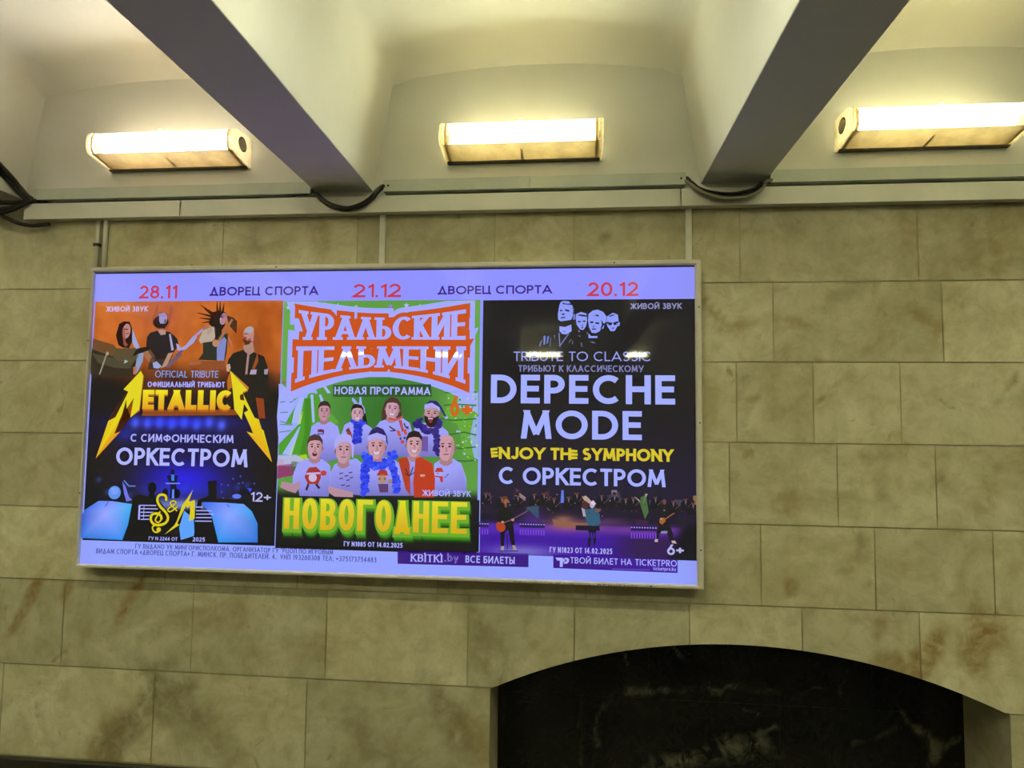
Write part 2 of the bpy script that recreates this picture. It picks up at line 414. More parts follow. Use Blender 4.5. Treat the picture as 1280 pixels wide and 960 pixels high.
def shell():
    fl = box_bm(HX0 - .1, HX1 + .1, HY - .1, NICHE + .1, -.12, 0)
    struct(from_bm('floor', fl, MAT['granite']), 'dark granite floor')
    # far wall: stone below, plaster above
    V = [(HX0, HY, 0), (HX1, HY, 0), (HX1, HY, 2.47), (HX0, HY, 2.47), (HX0, HY, 3.12), (HX1, HY, 3.12)]
    o = link_mesh('wall_back', V, [(1, 0, 3, 2), (2, 3, 4, 5)], MAT['stone']); o.data.materials.append(MAT['paint']); o.data.polygons[1].material_index = 1
    ca = o.data.color_attributes.new('stone', 'FLOAT_COLOR', 'POINT')
    for d in ca.data: d.color = (.5, 0, 0, 1)
    struct(o, 'far wall of the hall')
    for nm, x in (('wall_left', HX0), ('wall_right', HX1)):
        V = [(x, HY, 0), (x, .012, 0), (x, .012, 3.12), (x, HY, 3.12)]
        o = link_mesh(nm, V, [(0, 1, 2, 3)], MAT['stone'])
        ca = o.data.color_attributes.new('stone', 'FLOAT_COLOR', 'POINT')
        for d in ca.data: d.color = (.5, 0, 0, 1)
        struct(o, 'end wall of the hall')
    struct(from_bm('baseboard_front', box_bm(HX0, ARC_X - ARC_HALF - .25, -.022, .003, 0, .262, .004), MAT['plinth']), 'dark stone plinth along the foot of the wall')
shell()

# ------------------------------------------------------------------ wall lamps
def make_lamp(name, label, tint, loc, group=None, facing=1):
    t = thing(name, label, 'lamp', loc, group)
    if facing < 0: t.rotation_euler = (0, 0, math.pi)
    L = .292
    front = [(.126, .020), (.134, .027), (.139, .040), (.140, .062), (.138, .082), (.130, .097), (.122, .103)]
    top = [(.122, .103), (.115, .106), (.06, .111), (.012, .112)]
    low = [(.010, .000), (.022, .001), (.126, .020)]
    def sheet(prof, x0, x1, nx=1):
        V = [(x0 + (x1 - x0) * i / nx, -p, h) for i in range(nx + 1) for p, h in prof]; m = len(prof)
        return V, [(i * m + k, i * m + k + 1, (i + 1) * m + k + 1, (i + 1) * m + k) for i in range(nx) for k in range(m - 1)]
    V, F = sheet(front, -L, L, 2); link_mesh('diffuser', V, F, MAT['cover'], t, True)
    V, F = sheet(top, -L, L, 2); link_mesh('cover_top', V, F, MAT['cover_top'], t, True)
    V, F = sheet(low, -L, L, 2); d = link_mesh('lower_panel', V, F, MAT['cover_low'], t); d['label'] = 'dusty yellowed underside of the cover'
    from_bm('backplate', box_bm(-L, L, -.010, 0, -.004, .116, .003), MAT['plastic'], t)
    from_bm('base_rail', box_bm(-L - .004, L + .004, -.024, -.0005, -.007, -.0005, .002), MAT['pit'], t)
    prof = [(.0, -.004)] + low[1:] + front[1:] + top[1:] + [(.0, .115)]
    cx, cz = .06, .055
    def cap(s, name, x0, x1, grow, mat, par):
        bm = bmesh.new(); A = []
        for x, g in ((x0, grow), (x0 + (x1 - x0) * .7, grow), (x1, grow - .04)):
            A.append([bm.verts.new((s * x, -(cx + (p - cx) * g if p > .001 else 0), cz + (h - cz) * g)) for p, h in prof])
        n = len(prof)
        for a, b in zip(A, A[1:]):
            for k in range(n): bm.faces.new((a[k], a[(k + 1) % n], b[(k + 1) % n], b[k]))
        if name == 'end_cap': bm.faces.new(A[-1])
        return from_bm(name, bm, mat, par)
    for s in (-1, 1):
        e = cap(s, 'end_cap', L - .001, L + .013, 1.035, MAT['cap'], t)
        cap(s, 'cover_ring', L - .016, L - .004, 1.02, MAT['cover_low'], e)
        bm = bmesh.new()
        pts = [(s * (L + .0135), -.072 - .026 * math.cos(a), .064 + .024 * math.sin(a)) for a in [2 * math.pi * k / 20 for k in range(20)]]
        inn = [(s * (L + .0095), -.072 - .019 * math.cos(a), .064 + .017 * math.sin(a)) for a in [2 * math.pi * k / 20 for k in range(20)]]
        a = [bm.verts.new(p) for p in pts]; b = [bm.verts.new(p) for p in inn]
        bm.faces.new(b)
        for k in range(20): bm.faces.new((a[k], a[(k + 1) % 20], b[(k + 1) % 20], b[k]))
        out = [bm.verts.new((s * (L + .0135), -.072 - .031 * math.cos(q), .064 + .029 * math.sin(q))) for q in [2 * math.pi * k / 20 for k in range(20)]]
        for k in range(20): bm.faces.new((out[k], out[(k + 1) % 20], a[(k + 1) % 20], a[k]))
        from_bm('cap_recess', bm, MAT['pit'], e)
    for p, h in ((.102, .046), (.098, .080)):
        tb = from_bm('tube', tube_bm([(-.262, -p, h), (.262, -p, h)], .013, 14), MAT['tube_' + tint], t, True); tb['label'] = 'lit fluorescent tube'
    from_bm('cover_clip', box_bm(-.010, .010, -.1385, -.118, .099, .1085, .002), MAT['cover'], t)
    V, F = sheet([(.020, -.0005), (.05, .0035), (.09, .0105)], -.005, .005); link_mesh('clip_strap', V, F, MAT['cover_low'], t)
    return t
make_lamp('wall_lamp', 'lit cream wall lamp above the poster with the orange sky, left ceiling bay', 'warm', (-.862, .012, 2.617))
make_lamp('wall_lamp', 'lit cream wall lamp in the middle ceiling bay, over the green poster', 'yellow', (.552, .012, 2.610))
make_lamp('wall_lamp', 'lit cream wall lamp in the right ceiling bay, above bare stone wall', 'yellow', (2.021, .012, 2.616))
make_lamp('wall_lamp', 'lit wall lamp further along the same wall, outside the photograph', 'warm', (-2.37, .012, 2.615), 'wall lamps further along the near wall')
make_lamp('wall_lamp', 'lit wall lamp further along the same wall, outside the photograph', 'yellow', (3.53, .012, 2.615), 'wall lamps further along the near wall')
for x in (-2.83, -1.25, .31, 1.64, 3.15, 4.7):
    make_lamp('wall_lamp', 'lit lamp on the far wall, mirrored as a white streak in the dark posters', 'yellow', (x, HY, 2.615), 'wall lamps along the far wall', -1)

def make_added_ceiling_lamp(tint, loc):  # unseen lamps added overhead to brighten the stone wall and bays
    t = make_lamp('added_ceiling_lamp', 'added lamp on the ceiling vault that brightens the stone wall, outside the photograph', tint, loc, 'added lamps on the ceiling vaults')
    t.rotation_euler = (math.pi / 2, 0, 0)
    t['category'] = 'lamp'
for k in range(-2, 5):
    for y in (-1.2, -2.4):
        make_added_ceiling_lamp('overhead', (-.9145 + 1.507 * k, y, 3.046))

# ------------------------------------------------------------------ cable trunking, cables and conduits
def channel(name, label, x0, x1, z0, z1, depth, mat, lid_joints=(), group=None, open_end=False, screws=()):
    t = thing(name, label, 'cable trunking', ((x0 + x1) / 2, 0, z0), group)
    c = (x0 + x1) / 2; hgt = z1 - z0
    bm = bmesh.new()     # U-shaped tray fixed to the wall
    yb = .011 if z0 > 2.46 else .0
    for q in ((yb - .003, yb - .0002, .001, hgt - .001),): box_bm(x0 - c, x1 - c, q[0], q[1], q[2], q[3], bm=bm)
    box_bm(x0 - c, x1 - c, -depth + .004, yb - .0005, 0, .003, bm=bm); box_bm(x0 - c, x1 - c, -depth + .004, yb - .0005, hgt - .003, hgt, bm=bm)
    from_bm('tray', bm, mat, t)
    xs = [x0] + list(lid_joints) + [x1]
    for a, b in zip(xs, xs[1:]):
        from_bm('lid', box_bm(a - c + .0008, b - c - .0008, -depth, -depth + .0035, -.001, hgt + .001, .001), mat, t)
    for sx in screws:
        from_bm('screw', tube_bm([(sx - c, -depth + .001, hgt * .5), (sx - c, -depth - .002, hgt * .5)], .004, 10), MAT['screw'], t)
    return t
UZ0, UZ1, LZ0, LZ1 = 2.487, 2.532, 2.404, 2.468
channel('cable_trunking', 'upper grey steel trunking under the left lamp, left ceiling bay', -1.463, -.283, UZ0, UZ1, .036, MAT['trunk_dull'])
channel('cable_trunking', 'upper grey steel trunking under the middle lamp, with open ends', .010, 1.166, UZ0, UZ1, .036, MAT['trunk_dull'], (.582,), screws=(.03, 1.148))
channel('cable_trunking', 'upper grey steel trunking under the right lamp, right ceiling bay', 1.470, 2.735, UZ0, UZ1, .036, MAT['trunk_dull'])
channel('cable_trunking', 'lower pale trunking along the top of the stone, left length up to its joint', -1.50, -.823, LZ0, LZ1, .040, MAT['trunk'])
channel('cable_trunking', 'lower pale trunking over the poster box, long middle length between two joints', -.819, 1.144, LZ0, LZ1, .040, MAT['trunk'])
channel('cable_trunking', 'lower pale trunking at the right end, past the right beam', 1.147, 2.95, LZ0, LZ1, .040, MAT['trunk'])
def cable(name, label, pts, r, mat, cat='cable', group=None, n=10):
    pts = [Vector(p) for p in pts]; o0 = pts[0].copy()
    o = from_bm(name, tube_bm([p - o0 for p in spline(pts, 8)], r, n), mat, None, True, o0)
    return tag(o, label, cat, group)
def bundle(name, label, strands):
    o0 = Vector(strands[0][0][0]); t = thing(name, label, 'cable', o0)
    for pts, r, mat in strands:
        from_bm('strand', tube_bm([p - o0 for p in spline(pts, 8)], r, 8), MAT[mat], t, True)
    return t
Y = -.052
cable('cable', 'thick black cable looping under the left ceiling beam', [(.03, -.022, 2.51), (.006, -.03, 2.506), (-.012, -.045, 2.482), (-.03, Y, 2.455), (-.07, Y - .002, 2.428), (-.126, Y - .002, 2.414), (-.185, Y - .002, 2.427), (-.226, Y, 2.452), (-.25, -.046, 2.474), (-.29, -.022, 2.478), (-.36, -.012, 2.478)], .0105, MAT['cable'])
bundle('cable_bundle', 'bundle of black and grey cables looping under the right ceiling beam', [
    ([(1.14, -.018, 2.515), (1.17, -.03, 2.511), (1.19, -.048, 2.478), (1.23, Y, 2.446), (1.3, Y - .002, 2.427), (1.36, Y - .002, 2.427), (1.41, Y, 2.444), (1.441, -.05, 2.474), (1.46, -.03, 2.492), (1.5, -.015, 2.51)], .0075, 'cable'),
    ([(1.14, -.02, 2.505), (1.172, -.036, 2.496), (1.197, -.058, 2.462), (1.24, Y - .013, 2.435), (1.31, Y - .015, 2.418), (1.38, Y - .012, 2.424), (1.43, -.058, 2.452), (1.449, -.048, 2.484), (1.5, -.015, 2.505)], .0065, 'cable_grey'),
    ([(1.14, -.012, 2.51), (1.18, -.03, 2.5), (1.21, -.05, 2.465), (1.26, Y, 2.447), (1.33, Y, 2.441), (1.4, Y, 2.455), (1.435, -.04, 2.48), (1.5, -.012, 2.5)], .006, 'cable')])
bundle('cable_bundle', 'tangle of black cables at the far left beam end', [
    ([(-1.498, -7.5, 2.77), (-1.498, -5.5, 2.765), (-1.498, -3.5, 2.775), (-1.498, -1.8, 2.765), (-1.498, -.9, 2.76), (-1.503, -.55, 2.73), (-1.509, -.30, 2.665), (-1.524, -.134, 2.591), (-1.528, -.074, 2.562), (-1.52, -.045, 2.535), (-1.485, -.03, 2.495), (-1.42, -.012, 2.478)], .012, 'cable'),
    ([(-1.5, -7.5, 2.745), (-1.5, -5.5, 2.74), (-1.5, -3.5, 2.745), (-1.5, -1.8, 2.735), (-1.501, -.9, 2.73), (-1.508, -.55, 2.7), (-1.517, -.30, 2.645), (-1.534, -.134, 2.573), (-1.535, -.074, 2.545), (-1.522, -.045, 2.515), (-1.48, -.03, 2.482), (-1.4, -.010, 2.474)], .008, 'cable'),
    ([(-1.46, -.04, 2.488), (-1.50, -.052, 2.462), (-1.55, -.06, 2.444), (-1.62, -.06, 2.44), (-1.75, -.05, 2.45)], .009, 'cable'),
    ([(-1.45, -.035, 2.482), (-1.52, -.05, 2.472), (-1.6, -.058, 2.47), (-1.75, -.05, 2.48)], .010, 'cable'),
    ([(-1.46, -.045, 2.48), (-1.50, -.058, 2.45), (-1.54, -.062, 2.432), (-1.60, -.062, 2.425), (-1.75, -.05, 2.43)], .007, 'cable'),
    ([(-1.75, -.05, 2.42), (-1.60, -.055, 2.42), (-1.566, -.056, 2.408), (-1.511, -.05, 2.385), (-1.462, -.03, 2.38), (-1.40, -.02, 2.388)], .008, 'cable')])
for x0, x1, lb in ((-1.40, -.30, 'black cable in the slot between the trunkings, left bay'), (.03, 1.15, 'black cable in the slot between the trunkings, middle bay'), (1.48, 2.8, 'black cable in the slot between the trunkings, right bay')):
    cable('cable', lb, [(x0, -.003, 2.4765), (x0 * .7 + x1 * .3, -.003, 2.4765), (x0 * .3 + x1 * .7, -.003, 2.4765), (x1, -.003, 2.4765)], .0075, MAT['cable'])

def conduit(label, x, w, z0, z1, flat, clips=()):
    if flat:
        o = from_bm('conduit', box_bm(-w / 2, w / 2, -.014, -.0004, 0, z1 - z0, .0015), MAT['conduit'], None, False, (x, 0, z0))
        return tag(o, label, 'conduit')
    t = thing('conduit', label, 'conduit', (x, 0, z0))
    from_bm('pipe', tube_bm([(0, -w / 2 - .001, 0), (0, -w / 2 - .001, z1 - z0)], w / 2, 12), MAT['conduit'], t, True)
    for c in clips:
        from_bm('clip', box_bm(-w / 2 - .003, w / 2 + .003, -w - .003, -.0003, c - z0, c - z0 + .012, .001), MAT['screw'], t)
    return t
conduit('left one of two thin conduit pipes above the poster box', -1.193, .016, 2.199, 2.403, False, (2.295,))
conduit('right one of two thin conduit pipes above the poster box', -1.158, .018, 2.199, 2.403, False)
conduit('flat pale cable duct above the middle of the poster box', .0045, .023, 2.199, 2.403, True)
conduit('flat pale cable duct above the right corner of the poster box', 1.178, .023, 2.199, 2.403, True)

# ------------------------------------------------------------------ lettering: a geometric stroke alphabet
def arc(cx, cy, rx, ry, a0, a1, n=14):
    return [(cx + rx * math.cos(math.radians(a0 + (a1 - a0) * k / n)), cy + ry * math.sin(math.radians(a0 + (a1 - a0) * k / n))) for k in range(n + 1)]
def bowl(x0, y1, xc, y0, xr=1.):
    return [(x0, y1)] + arc(xc, (y0 + y1) / 2, xr - xc, (y1 - y0) / 2, 90, -90) + [(x0, y0)]
RING = arc(.5, .5, .5, .5, 90, 450, 32)
ST = [(0, 0), (0, 1)]; SR = [(1, 0), (1, 1)]
def S_():
    return arc(.5, .765, .44, .235, 35, 270, 14) + arc(.5, .265, .5, .265, 90, -150, 14)[1:]
GLY = {
 ' ': (.34, []),
 'A': (.86, [[(0, 0), (.5, 1)], [(1, 0), (.5, 1)], [(.2, .27), (.8, .27)]]),
 'B': (.58, [ST, bowl(0, 1, .5, .53, .94), bowl(0, .53, .5, 0)]),
 'C': (.84, [arc(.56, .5, .56, .5, 48, 312, 26)]),
 'D': (.76, [ST, bowl(0, 1, .35, 0)]),
 'E': (.5, [ST, [(0, 1), (1, 1)], [(0, .52), (.92, .52)], [(0, 0), (1, 0)]]),
 'F': (.48, [ST, [(0, 1), (1, 1)], [(0, .5), (.9, .5)]]),
 'H': (.7, [ST, SR, [(0, .52), (1, .52)]]),
 'I': (.0, [ST]),
 'J': (.45, [[(1, 1), (1, .3)] + arc(.5, .3, .5, .3, 0, -160)[1:]]),
 'K': (.62, [ST, [(.03, .46), (.96, 1)], [(.3, .58), (1, 0)]]),
 'L': (.46, [ST, [(0, 0), (1, 0)]]),
 'M': (.94, [[(0, 0), (.12, 1)], [(1, 0), (.88, 1)], [(.12, 1), (.5, .08)], [(.88, 1), (.5, .08)]]),
 'N': (.74, [ST, SR, [(0, 1), (1, 0)]]),
 'O': (1., [RING]),
 'P': (.55, [ST, bowl(0, 1, .45, .44)]),
 'R': (.56, [ST, bowl(0, 1, .45, .46), [(.4, .46), (1, 0)]]),
 'S': (.56, [S_()]),
 'T': (.56, [[(0, 1), (1, 1)], [(.5, 0), (.5, 1)]]),
 'U': (.68, [[(0, 1), (0, .38)] + arc(.5, .38, .5, .38, 180, 360)[1:] + [(1, 1)]]),
 'V': (.8, [[(0, 1), (.5, 0)], [(1, 1), (.5, 0)]]),
 'Y': (.72, [[(0, 1), (.5, .45)], [(1, 1), (.5, .45)], [(.5, 0), (.5, .5)]]),
 'Б': (.57, [ST, [(0, 1), (.9, 1)], bowl(0, .57, .5, 0)]),
 'Г': (.48, [ST, [(0, 1), (1, 1)]]),
 'Д': (.88, [[(.14, 0), (.5, 1)], [(.86, 0), (.5, 1)], [(0, 0), (1, 0)], [(0, -.16), (0, 0)], [(1, -.16), (1, 0)]]),
 'Ж': (1.02, [[(0, 0), (.46, .54)], [(0, 1), (.46, .46)], [(1, 0), (.54, .54)], [(1, 1), (.54, .46)], [(.5, 0), (.5, 1)]]),
 'З': (.52, [arc(.44, .765, .44, .235, 150, -90) , arc(.46, .265, .54, .265, 90, -150)]),
 'И': (.74, [ST, SR, [(0, 0), (1, 1)]]),
 'Й': (.74, [ST, SR, [(0, 0), (1, 1)], arc(.5, 1.34, .24, .13, 180, 360, 8)]),
 'Л': (.78, [[(0, 0), (.5, 1)], [(1, 0), (.5, 1)]]),
 'П': (.68, [ST, SR, [(0, 1), (1, 1)]]),
 'У': (.74, [[(0, 1), (.53, .32)], [(1, 1), (.4, 0)]]),
 'Ф': (1.0, [[(.5, -.05), (.5, 1.05)], arc(.5, .52, .5, .32, 90, 450, 28)]),
 'Ц': (.76, [ST, [(.88, 0), (.88, 1)], [(0, 0), (1.05, 0)], [(1.05, -.18), (1.05, 0)]]),
 'Ч': (.6, [SR, [(0, 1), (0, .62)] + arc(.4, .62, .4, .2, 180, 270, 8)[1:] + [(1, .42)]]),
 'Ь': (.55, [ST, bowl(0, .56, .5, 0)]),
 'Ы': (.84, [ST, bowl(0, .56, .36, 0, .68), SR]),
 'Ю': (1.22, [ST, [(0, .52), (.28, .52)], arc(.62, .5, .38, .5, 90, 450, 28)]),
 'Я': (.56, [SR, [(1, 1)] + arc(.5, .73, .5, .27, 90, 270)[0:] + [(1, .46)], [(.6, .46), (0, 0)]]),
 '0': (.56, [RING]), '1': (.24, [[(1, 0), (1, 1)], [(0, .8), (1, .97)]]),
 '2': (.54, [arc(.5, .7, .46, .3, 165, -30, 14) + [(.02, 0)], [(.0, 0), (1, 0)]]),
 '3': (.52, [arc(.44, .765, .44, .235, 150, -90), arc(.46, .265, .54, .265, 90, -150)]),
 '4': (.58, [[(.74, 0), (.74, 1)], [(.74, 1), (0, .26)], [(0, .26), (1, .26)]]),
 '5': (.54, [[(.95, 1), (.2, 1)], [(.2, 1), (.1, .52)], arc(.46, .33, .54, .33, 130, -150)]),
 '6': (.56, [arc(.5, .32, .5, .32, 90, 450, 24), [(.1, .45), (.62, 1)]]),
 '7': (.54, [[(0, 1), (1, 1)], [(1, 1), (.3, 0)]]),
 '8': (.54, [arc(.5, .765, .42, .235, 90, 450, 24), arc(.5, .265, .5, .265, 90, 450, 24)]),
 '9': (.56, [arc(.5, .68, .5, .32, 90, 450, 24), [(.9, .55), (.38, 0)]]),
 '.': (.0, [[(0, -.0), (0, .1)]]), ',': (.0, [[(0, -.12), (.0, .1)]]), '-': (.3, [[(0, .45), (1, .45)]]),
 ':': (.0, [[(0, 0), (0, .1)], [(0, .5), (0, .62)]]), '+': (.52, [[(0, .45), (1, .45)], [(.5, .14), (.5, .76)]]),
 '"': (.18, [[(0, .75), (0, 1)], [(1, .75), (1, 1)]]),
 '«': (.36, [[(.45, .75), (0, .45), (.45, .15)], [(1, .75), (.55, .45), (1, .15)]]), '»': (.36, [[(0, .75), (.45, .45), (0, .15)], [(.55, .75), (1, .45), (.55, .15)]]),
 'b': (.5, [[(0, 0), (0, 1)], arc(.5, .33, .5, .33, 90, 450, 20)]), 'y': (.5, [[(0, .66), (.5, 0)], [(1, .66), (.3, -.3)]]),
 't': (.3, [[(.4, 0), (.4, .9)], [(0, .64), (1, .64)]]), 'i': (.0, [[(0, 0), (0, .62)], [(0, .82), (0, .95)]]), 'c': (.45, [arc(.55, .33, .55, .33, 50, 310, 18)]),
 'k': (.44, [ST, [(.05, .28), (.95, .66)], [(.35, .4), (1, 0)]]), 'e': (.5, [arc(.5, .33, .5, .33, -40, -360, 20), [(0, .34), (1, .34)]]),
 'p': (.5, [[(0, -.3), (0, .66)], arc(.5, .33, .5, .33, 90, 450, 20)]), 'r': (.3, [[(0, 0), (0, .66)], arc(.9, .25, .8, .4, 150, 90, 6)]), 'o': (.5, [arc(.5, .33, .5, .33, 90, 450, 20)]),
}
for c, l in zip('АВЕКМНОРСТІ', 'ABEKMHOPCTI'): GLY[c] = GLY[l]

def ribbon(pts, wx, wy, base, top, e=0.):
    """outline strip of a centre line drawn with a pen wx wide and wy high; ends lying on the base or cap line are cut level"""
    P = []
    for p in pts:
        if not P or math.hypot(p[0] - P[-1][0], p[1] - P[-1][1]) > 1e-6: P.append(p)
    closed = math.hypot(P[0][0] - P[-1][0], P[0][1] - P[-1][1]) < 1e-4
    if closed: P = P[:-1]
    n = len(P); hx, hy = wx / 2 + e, wy / 2 + e
    def seg(i, j):
        dx, dy = P[j][0] - P[i][0], P[j][1] - P[i][1]; l = math.hypot(dx, dy); return dx / l, dy / l
    Lf, Rt = [], []
    for i in range(n):
        if closed or 0 < i < n - 1:
            a, b = seg((i - 1) % n, i), seg(i, (i + 1) % n)
            na, nb = (-a[1], a[0]), (-b[1], b[0]); m = (na[0] + nb[0], na[1] + nb[1]); l = math.hypot(*m) or 1; m = (m[0] / l, m[1] / l)
            k = min(1 / max(.35, m[0] * na[0] + m[1] * na[1]), 1.8)
            o = (m[0] * k * hx, m[1] * k * hy); p = P[i]
            Lf.append((p[0] + o[0], p[1] + o[1])); Rt.append((p[0] - o[0], p[1] - o[1]))
        else:
            d = seg(0, 1) if i == 0 else seg(n - 2, n - 1); s = -1 if i == 0 else 1
            o = (-d[1] * hx, d[0] * hy); p = P[i]
            l, r = (p[0] + o[0], p[1] + o[1]), (p[0] - o[0], p[1] - o[1])
            level = None
            if abs(d[1]) > .3 * abs(d[0]):
                if abs(p[1] - (base + wy / 2)) < 1e-3 * max(1, wy): level = base - e
                if abs(p[1] - (top - wy / 2)) < 1e-3 * max(1, wy): level = top + e
            if level is not None:
                f = lambda q: (q[0] + d[0] * (level - q[1]) / d[1], level)
                l, r = f(l), f(r)
            else:
                ext = hx if abs(d[1]) < .2 * abs(d[0]) else e
                l = (l[0] + d[0] * ext * s, l[1] + d[1] * ext * s); r = (r[0] + d[0] * ext * s, r[1] + d[1] * ext * s)
            Lf.append(l); Rt.append(r)
    q = []
    for i in range(n if closed else n - 1):
        j = (i + 1) % n; q.append([Lf[i], Lf[j], Rt[j], Rt[i]])
    return q

FILM_Y = -0.045                    # plane of the backlit sheets
LAYER = 0.00006
class Print:
    """a flat print: polygons in millimetres on the sheet (u along the wall, v up from 1.60 m), each a thin layer above the last"""
    def __init__(self, layer0=1): self.V, self.F, self.C, self.layer = [], [], [], layer0
    def up(self, n=1): self.layer += n
    def poly(self, pts, col):
        base = len(self.V); y = FILM_Y - self.layer * LAYER
        A = sum(a[0] * b[1] - b[0] * a[1] for a, b in zip(pts, pts[1:] + pts[:1]))
        grad = not isinstance(col, str)
        cols = [lin(c) for c in col] if grad else [lin(col)] * len(pts)
        if A < 0: pts = pts[::-1]; cols = cols[::-1]
        self.V += [(u / 1000, y, 1.6 + v / 1000) for u, v in pts]
        self.F.append(list(range(base, base + len(pts)))); self.C += cols
    def rect(self, a, b, col): self.poly([(a[0], a[1]), (b[0], a[1]), (b[0], b[1]), (a[0], b[1])], col)
    def fan(self, c, ccol, pts, cols):
        for k in range(len(pts)):
            j = (k + 1) % len(pts); self.poly([c, pts[k], pts[j]], [ccol, cols[k], cols[j]])
    def ell(self, c, rx, ry, col, rot=0, n=20, a0=0, a1=360):
        k, s = math.cos(math.radians(rot)), math.sin(math.radians(rot))
        self.poly([(c[0] + x * k - y * s, c[1] + x * s + y * k) for x, y in arc(0, 0, rx, ry, a0, a1, n)[:n if a1 - a0 == 360 else n + 1]], col)
    def line(self, pts, w, col, w2=None):
        w2 = w if w2 is None else w2; n = len(pts); Lf, Rt = [], []
        for i, p in enumerate(pts):
            a, b = pts[max(i - 1, 0)], pts[min(i + 1, n - 1)]; l = math.hypot(b[0] - a[0], b[1] - a[1]) or 1
            h = (w + (w2 - w) * i / max(1, n - 1)) / 2; o = (-(b[1] - a[1]) / l * h, (b[0] - a[0]) / l * h)
            Lf.append((p[0] + o[0], p[1] + o[1])); Rt.append((p[0] - o[0], p[1] - o[1]))
        for i in range(n - 1): self.poly([Lf[i], Lf[i + 1], Rt[i + 1], Rt[i]], col)
    def grid(self, a, b, nx, nz, fn):
        base = len(self.V); y = FILM_Y - self.layer * LAYER
        for i in range(nx + 1):
            for j in range(nz + 1):
                s, t = i / nx, j / nz
                self.V.append(((a[0] + (b[0] - a[0]) * s) / 1000, y, 1.6 + (b[1] + (a[1] - b[1]) * t) / 1000))
                self.C.append(lin(tuple(max(0, min(1, x)) for x in fn(s, t))))
        for i in range(nx):
            for j in range(nz):
                q = base + i * (nz + 1) + j; self.F.append((q + 1, q + nz + 2, q + nz + 1, q))
    def text(self, s, a, b, w, col, wy=None, gap=.13, e=0, warp=None, serif=0, mono=False):
        """a = lower left, b = upper right of the line; w = pen width as a share of the letter height"""
        H = b[1] - a[1]; wx = w * H; wy = (wy or w * .92) * H; g = gap * H
        tot = sum(GLY[c][0] for c in s) * H; fixed = sum(wx if c != ' ' else 0 for c in s) + g * (len(s) - 1)
        if mono: tot = H * sum(1 for q in s if q != ' ')
        k = max(.1, (b[0] - a[0] - fixed) / max(1e-6, tot)); x = a[0]
        for c in s:
            gw, st = GLY[c]; gw = H * k * (1 if mono else gw)
            fx = lambda p: (x + wx / 2 + p[0] * gw, a[1] + wy / 2 + p[1] * (H - wy))
            cc = col(c) if callable(col) else col
            for q in st:
                P = [fx(p) for p in q]
                strips = ribbon(P, wx, wy, a[1], b[1], e)
                if serif:
                    for (px, py) in (q[0], q[-1]):
                        if py in (0, 1) and q is not RING and len(q) == 2 and q[0][1] != q[1][1]:
                            X, _ = fx((px, py)); hw = wx * serif / 2 + e; hh = wy * .8
                            y0 = a[1] - e if py == 0 else b[1] - hh - e; strips.append([(X - hw, y0), (X + hw, y0), (X + hw, y0 + hh + 2 * e), (X - hw, y0 + hh + 2 * e)])
                for r in strips:
                    if warp: r = [warp(p) for p in r]
                    if isinstance(cc, tuple): self.poly(r, [mixhex(cc[0], cc[1], max(0, min(1, (p[1] - a[1]) / H))) for p in r])
                    else: self.poly(r, cc)
            x += gw + g + (wx if c != ' ' else 0)
    def build(self, name, parent, label=None, mat='film'):
        me = bpy.data.meshes.new(name); me.from_pydata(self.V, [], self.F); me.update(); me.materials.append(MAT[mat])
        ca = me.color_attributes.new('ink', 'FLOAT_COLOR', 'POINT')
        for i, c in enumerate(self.C): ca.data[i].color = (*c, 1)
        o = bpy.data.objects.new(name, me); COL.objects.link(o); o.parent = parent
        if parent is box: o.matrix_parent_inverse = BOX_INV
        if label: o['label'] = label
        return o
def sp2(pts): return [(q.x, q.y) for q in spline([(a, b, 0) for a, b in pts], 5)]
def rgb(h): h = h.lstrip('#'); return tuple(int(h[i:i + 2], 16) / 255 for i in (0, 2, 4))
def mixhex(a, b, t):
    a, b = rgb(a), rgb(b); return '%02x%02x%02x' % tuple(int(round(255 * (x + (y - x) * t))) for x, y in zip(a, b))
def mix3(a, b, t):
    t = max(0, min(1, t)); return tuple(x + (y - x) * t for x, y in zip(a, b))
def sm(a, b, x):
    t = max(0, min(1, (x - a) / (b - a))); return t * t * (3 - 2 * t)
def gauss(s, t, s0, t0, rs, rt): return math.exp(-((s - s0) / rs) ** 2 - ((t - t0) / rt) ** 2)
def nz(x, y, z=0, o=4): return sum(noise.noise(Vector((x * 2 ** i, y * 2 ** i, z + i * 7))) / 2 ** i for i in range(o))

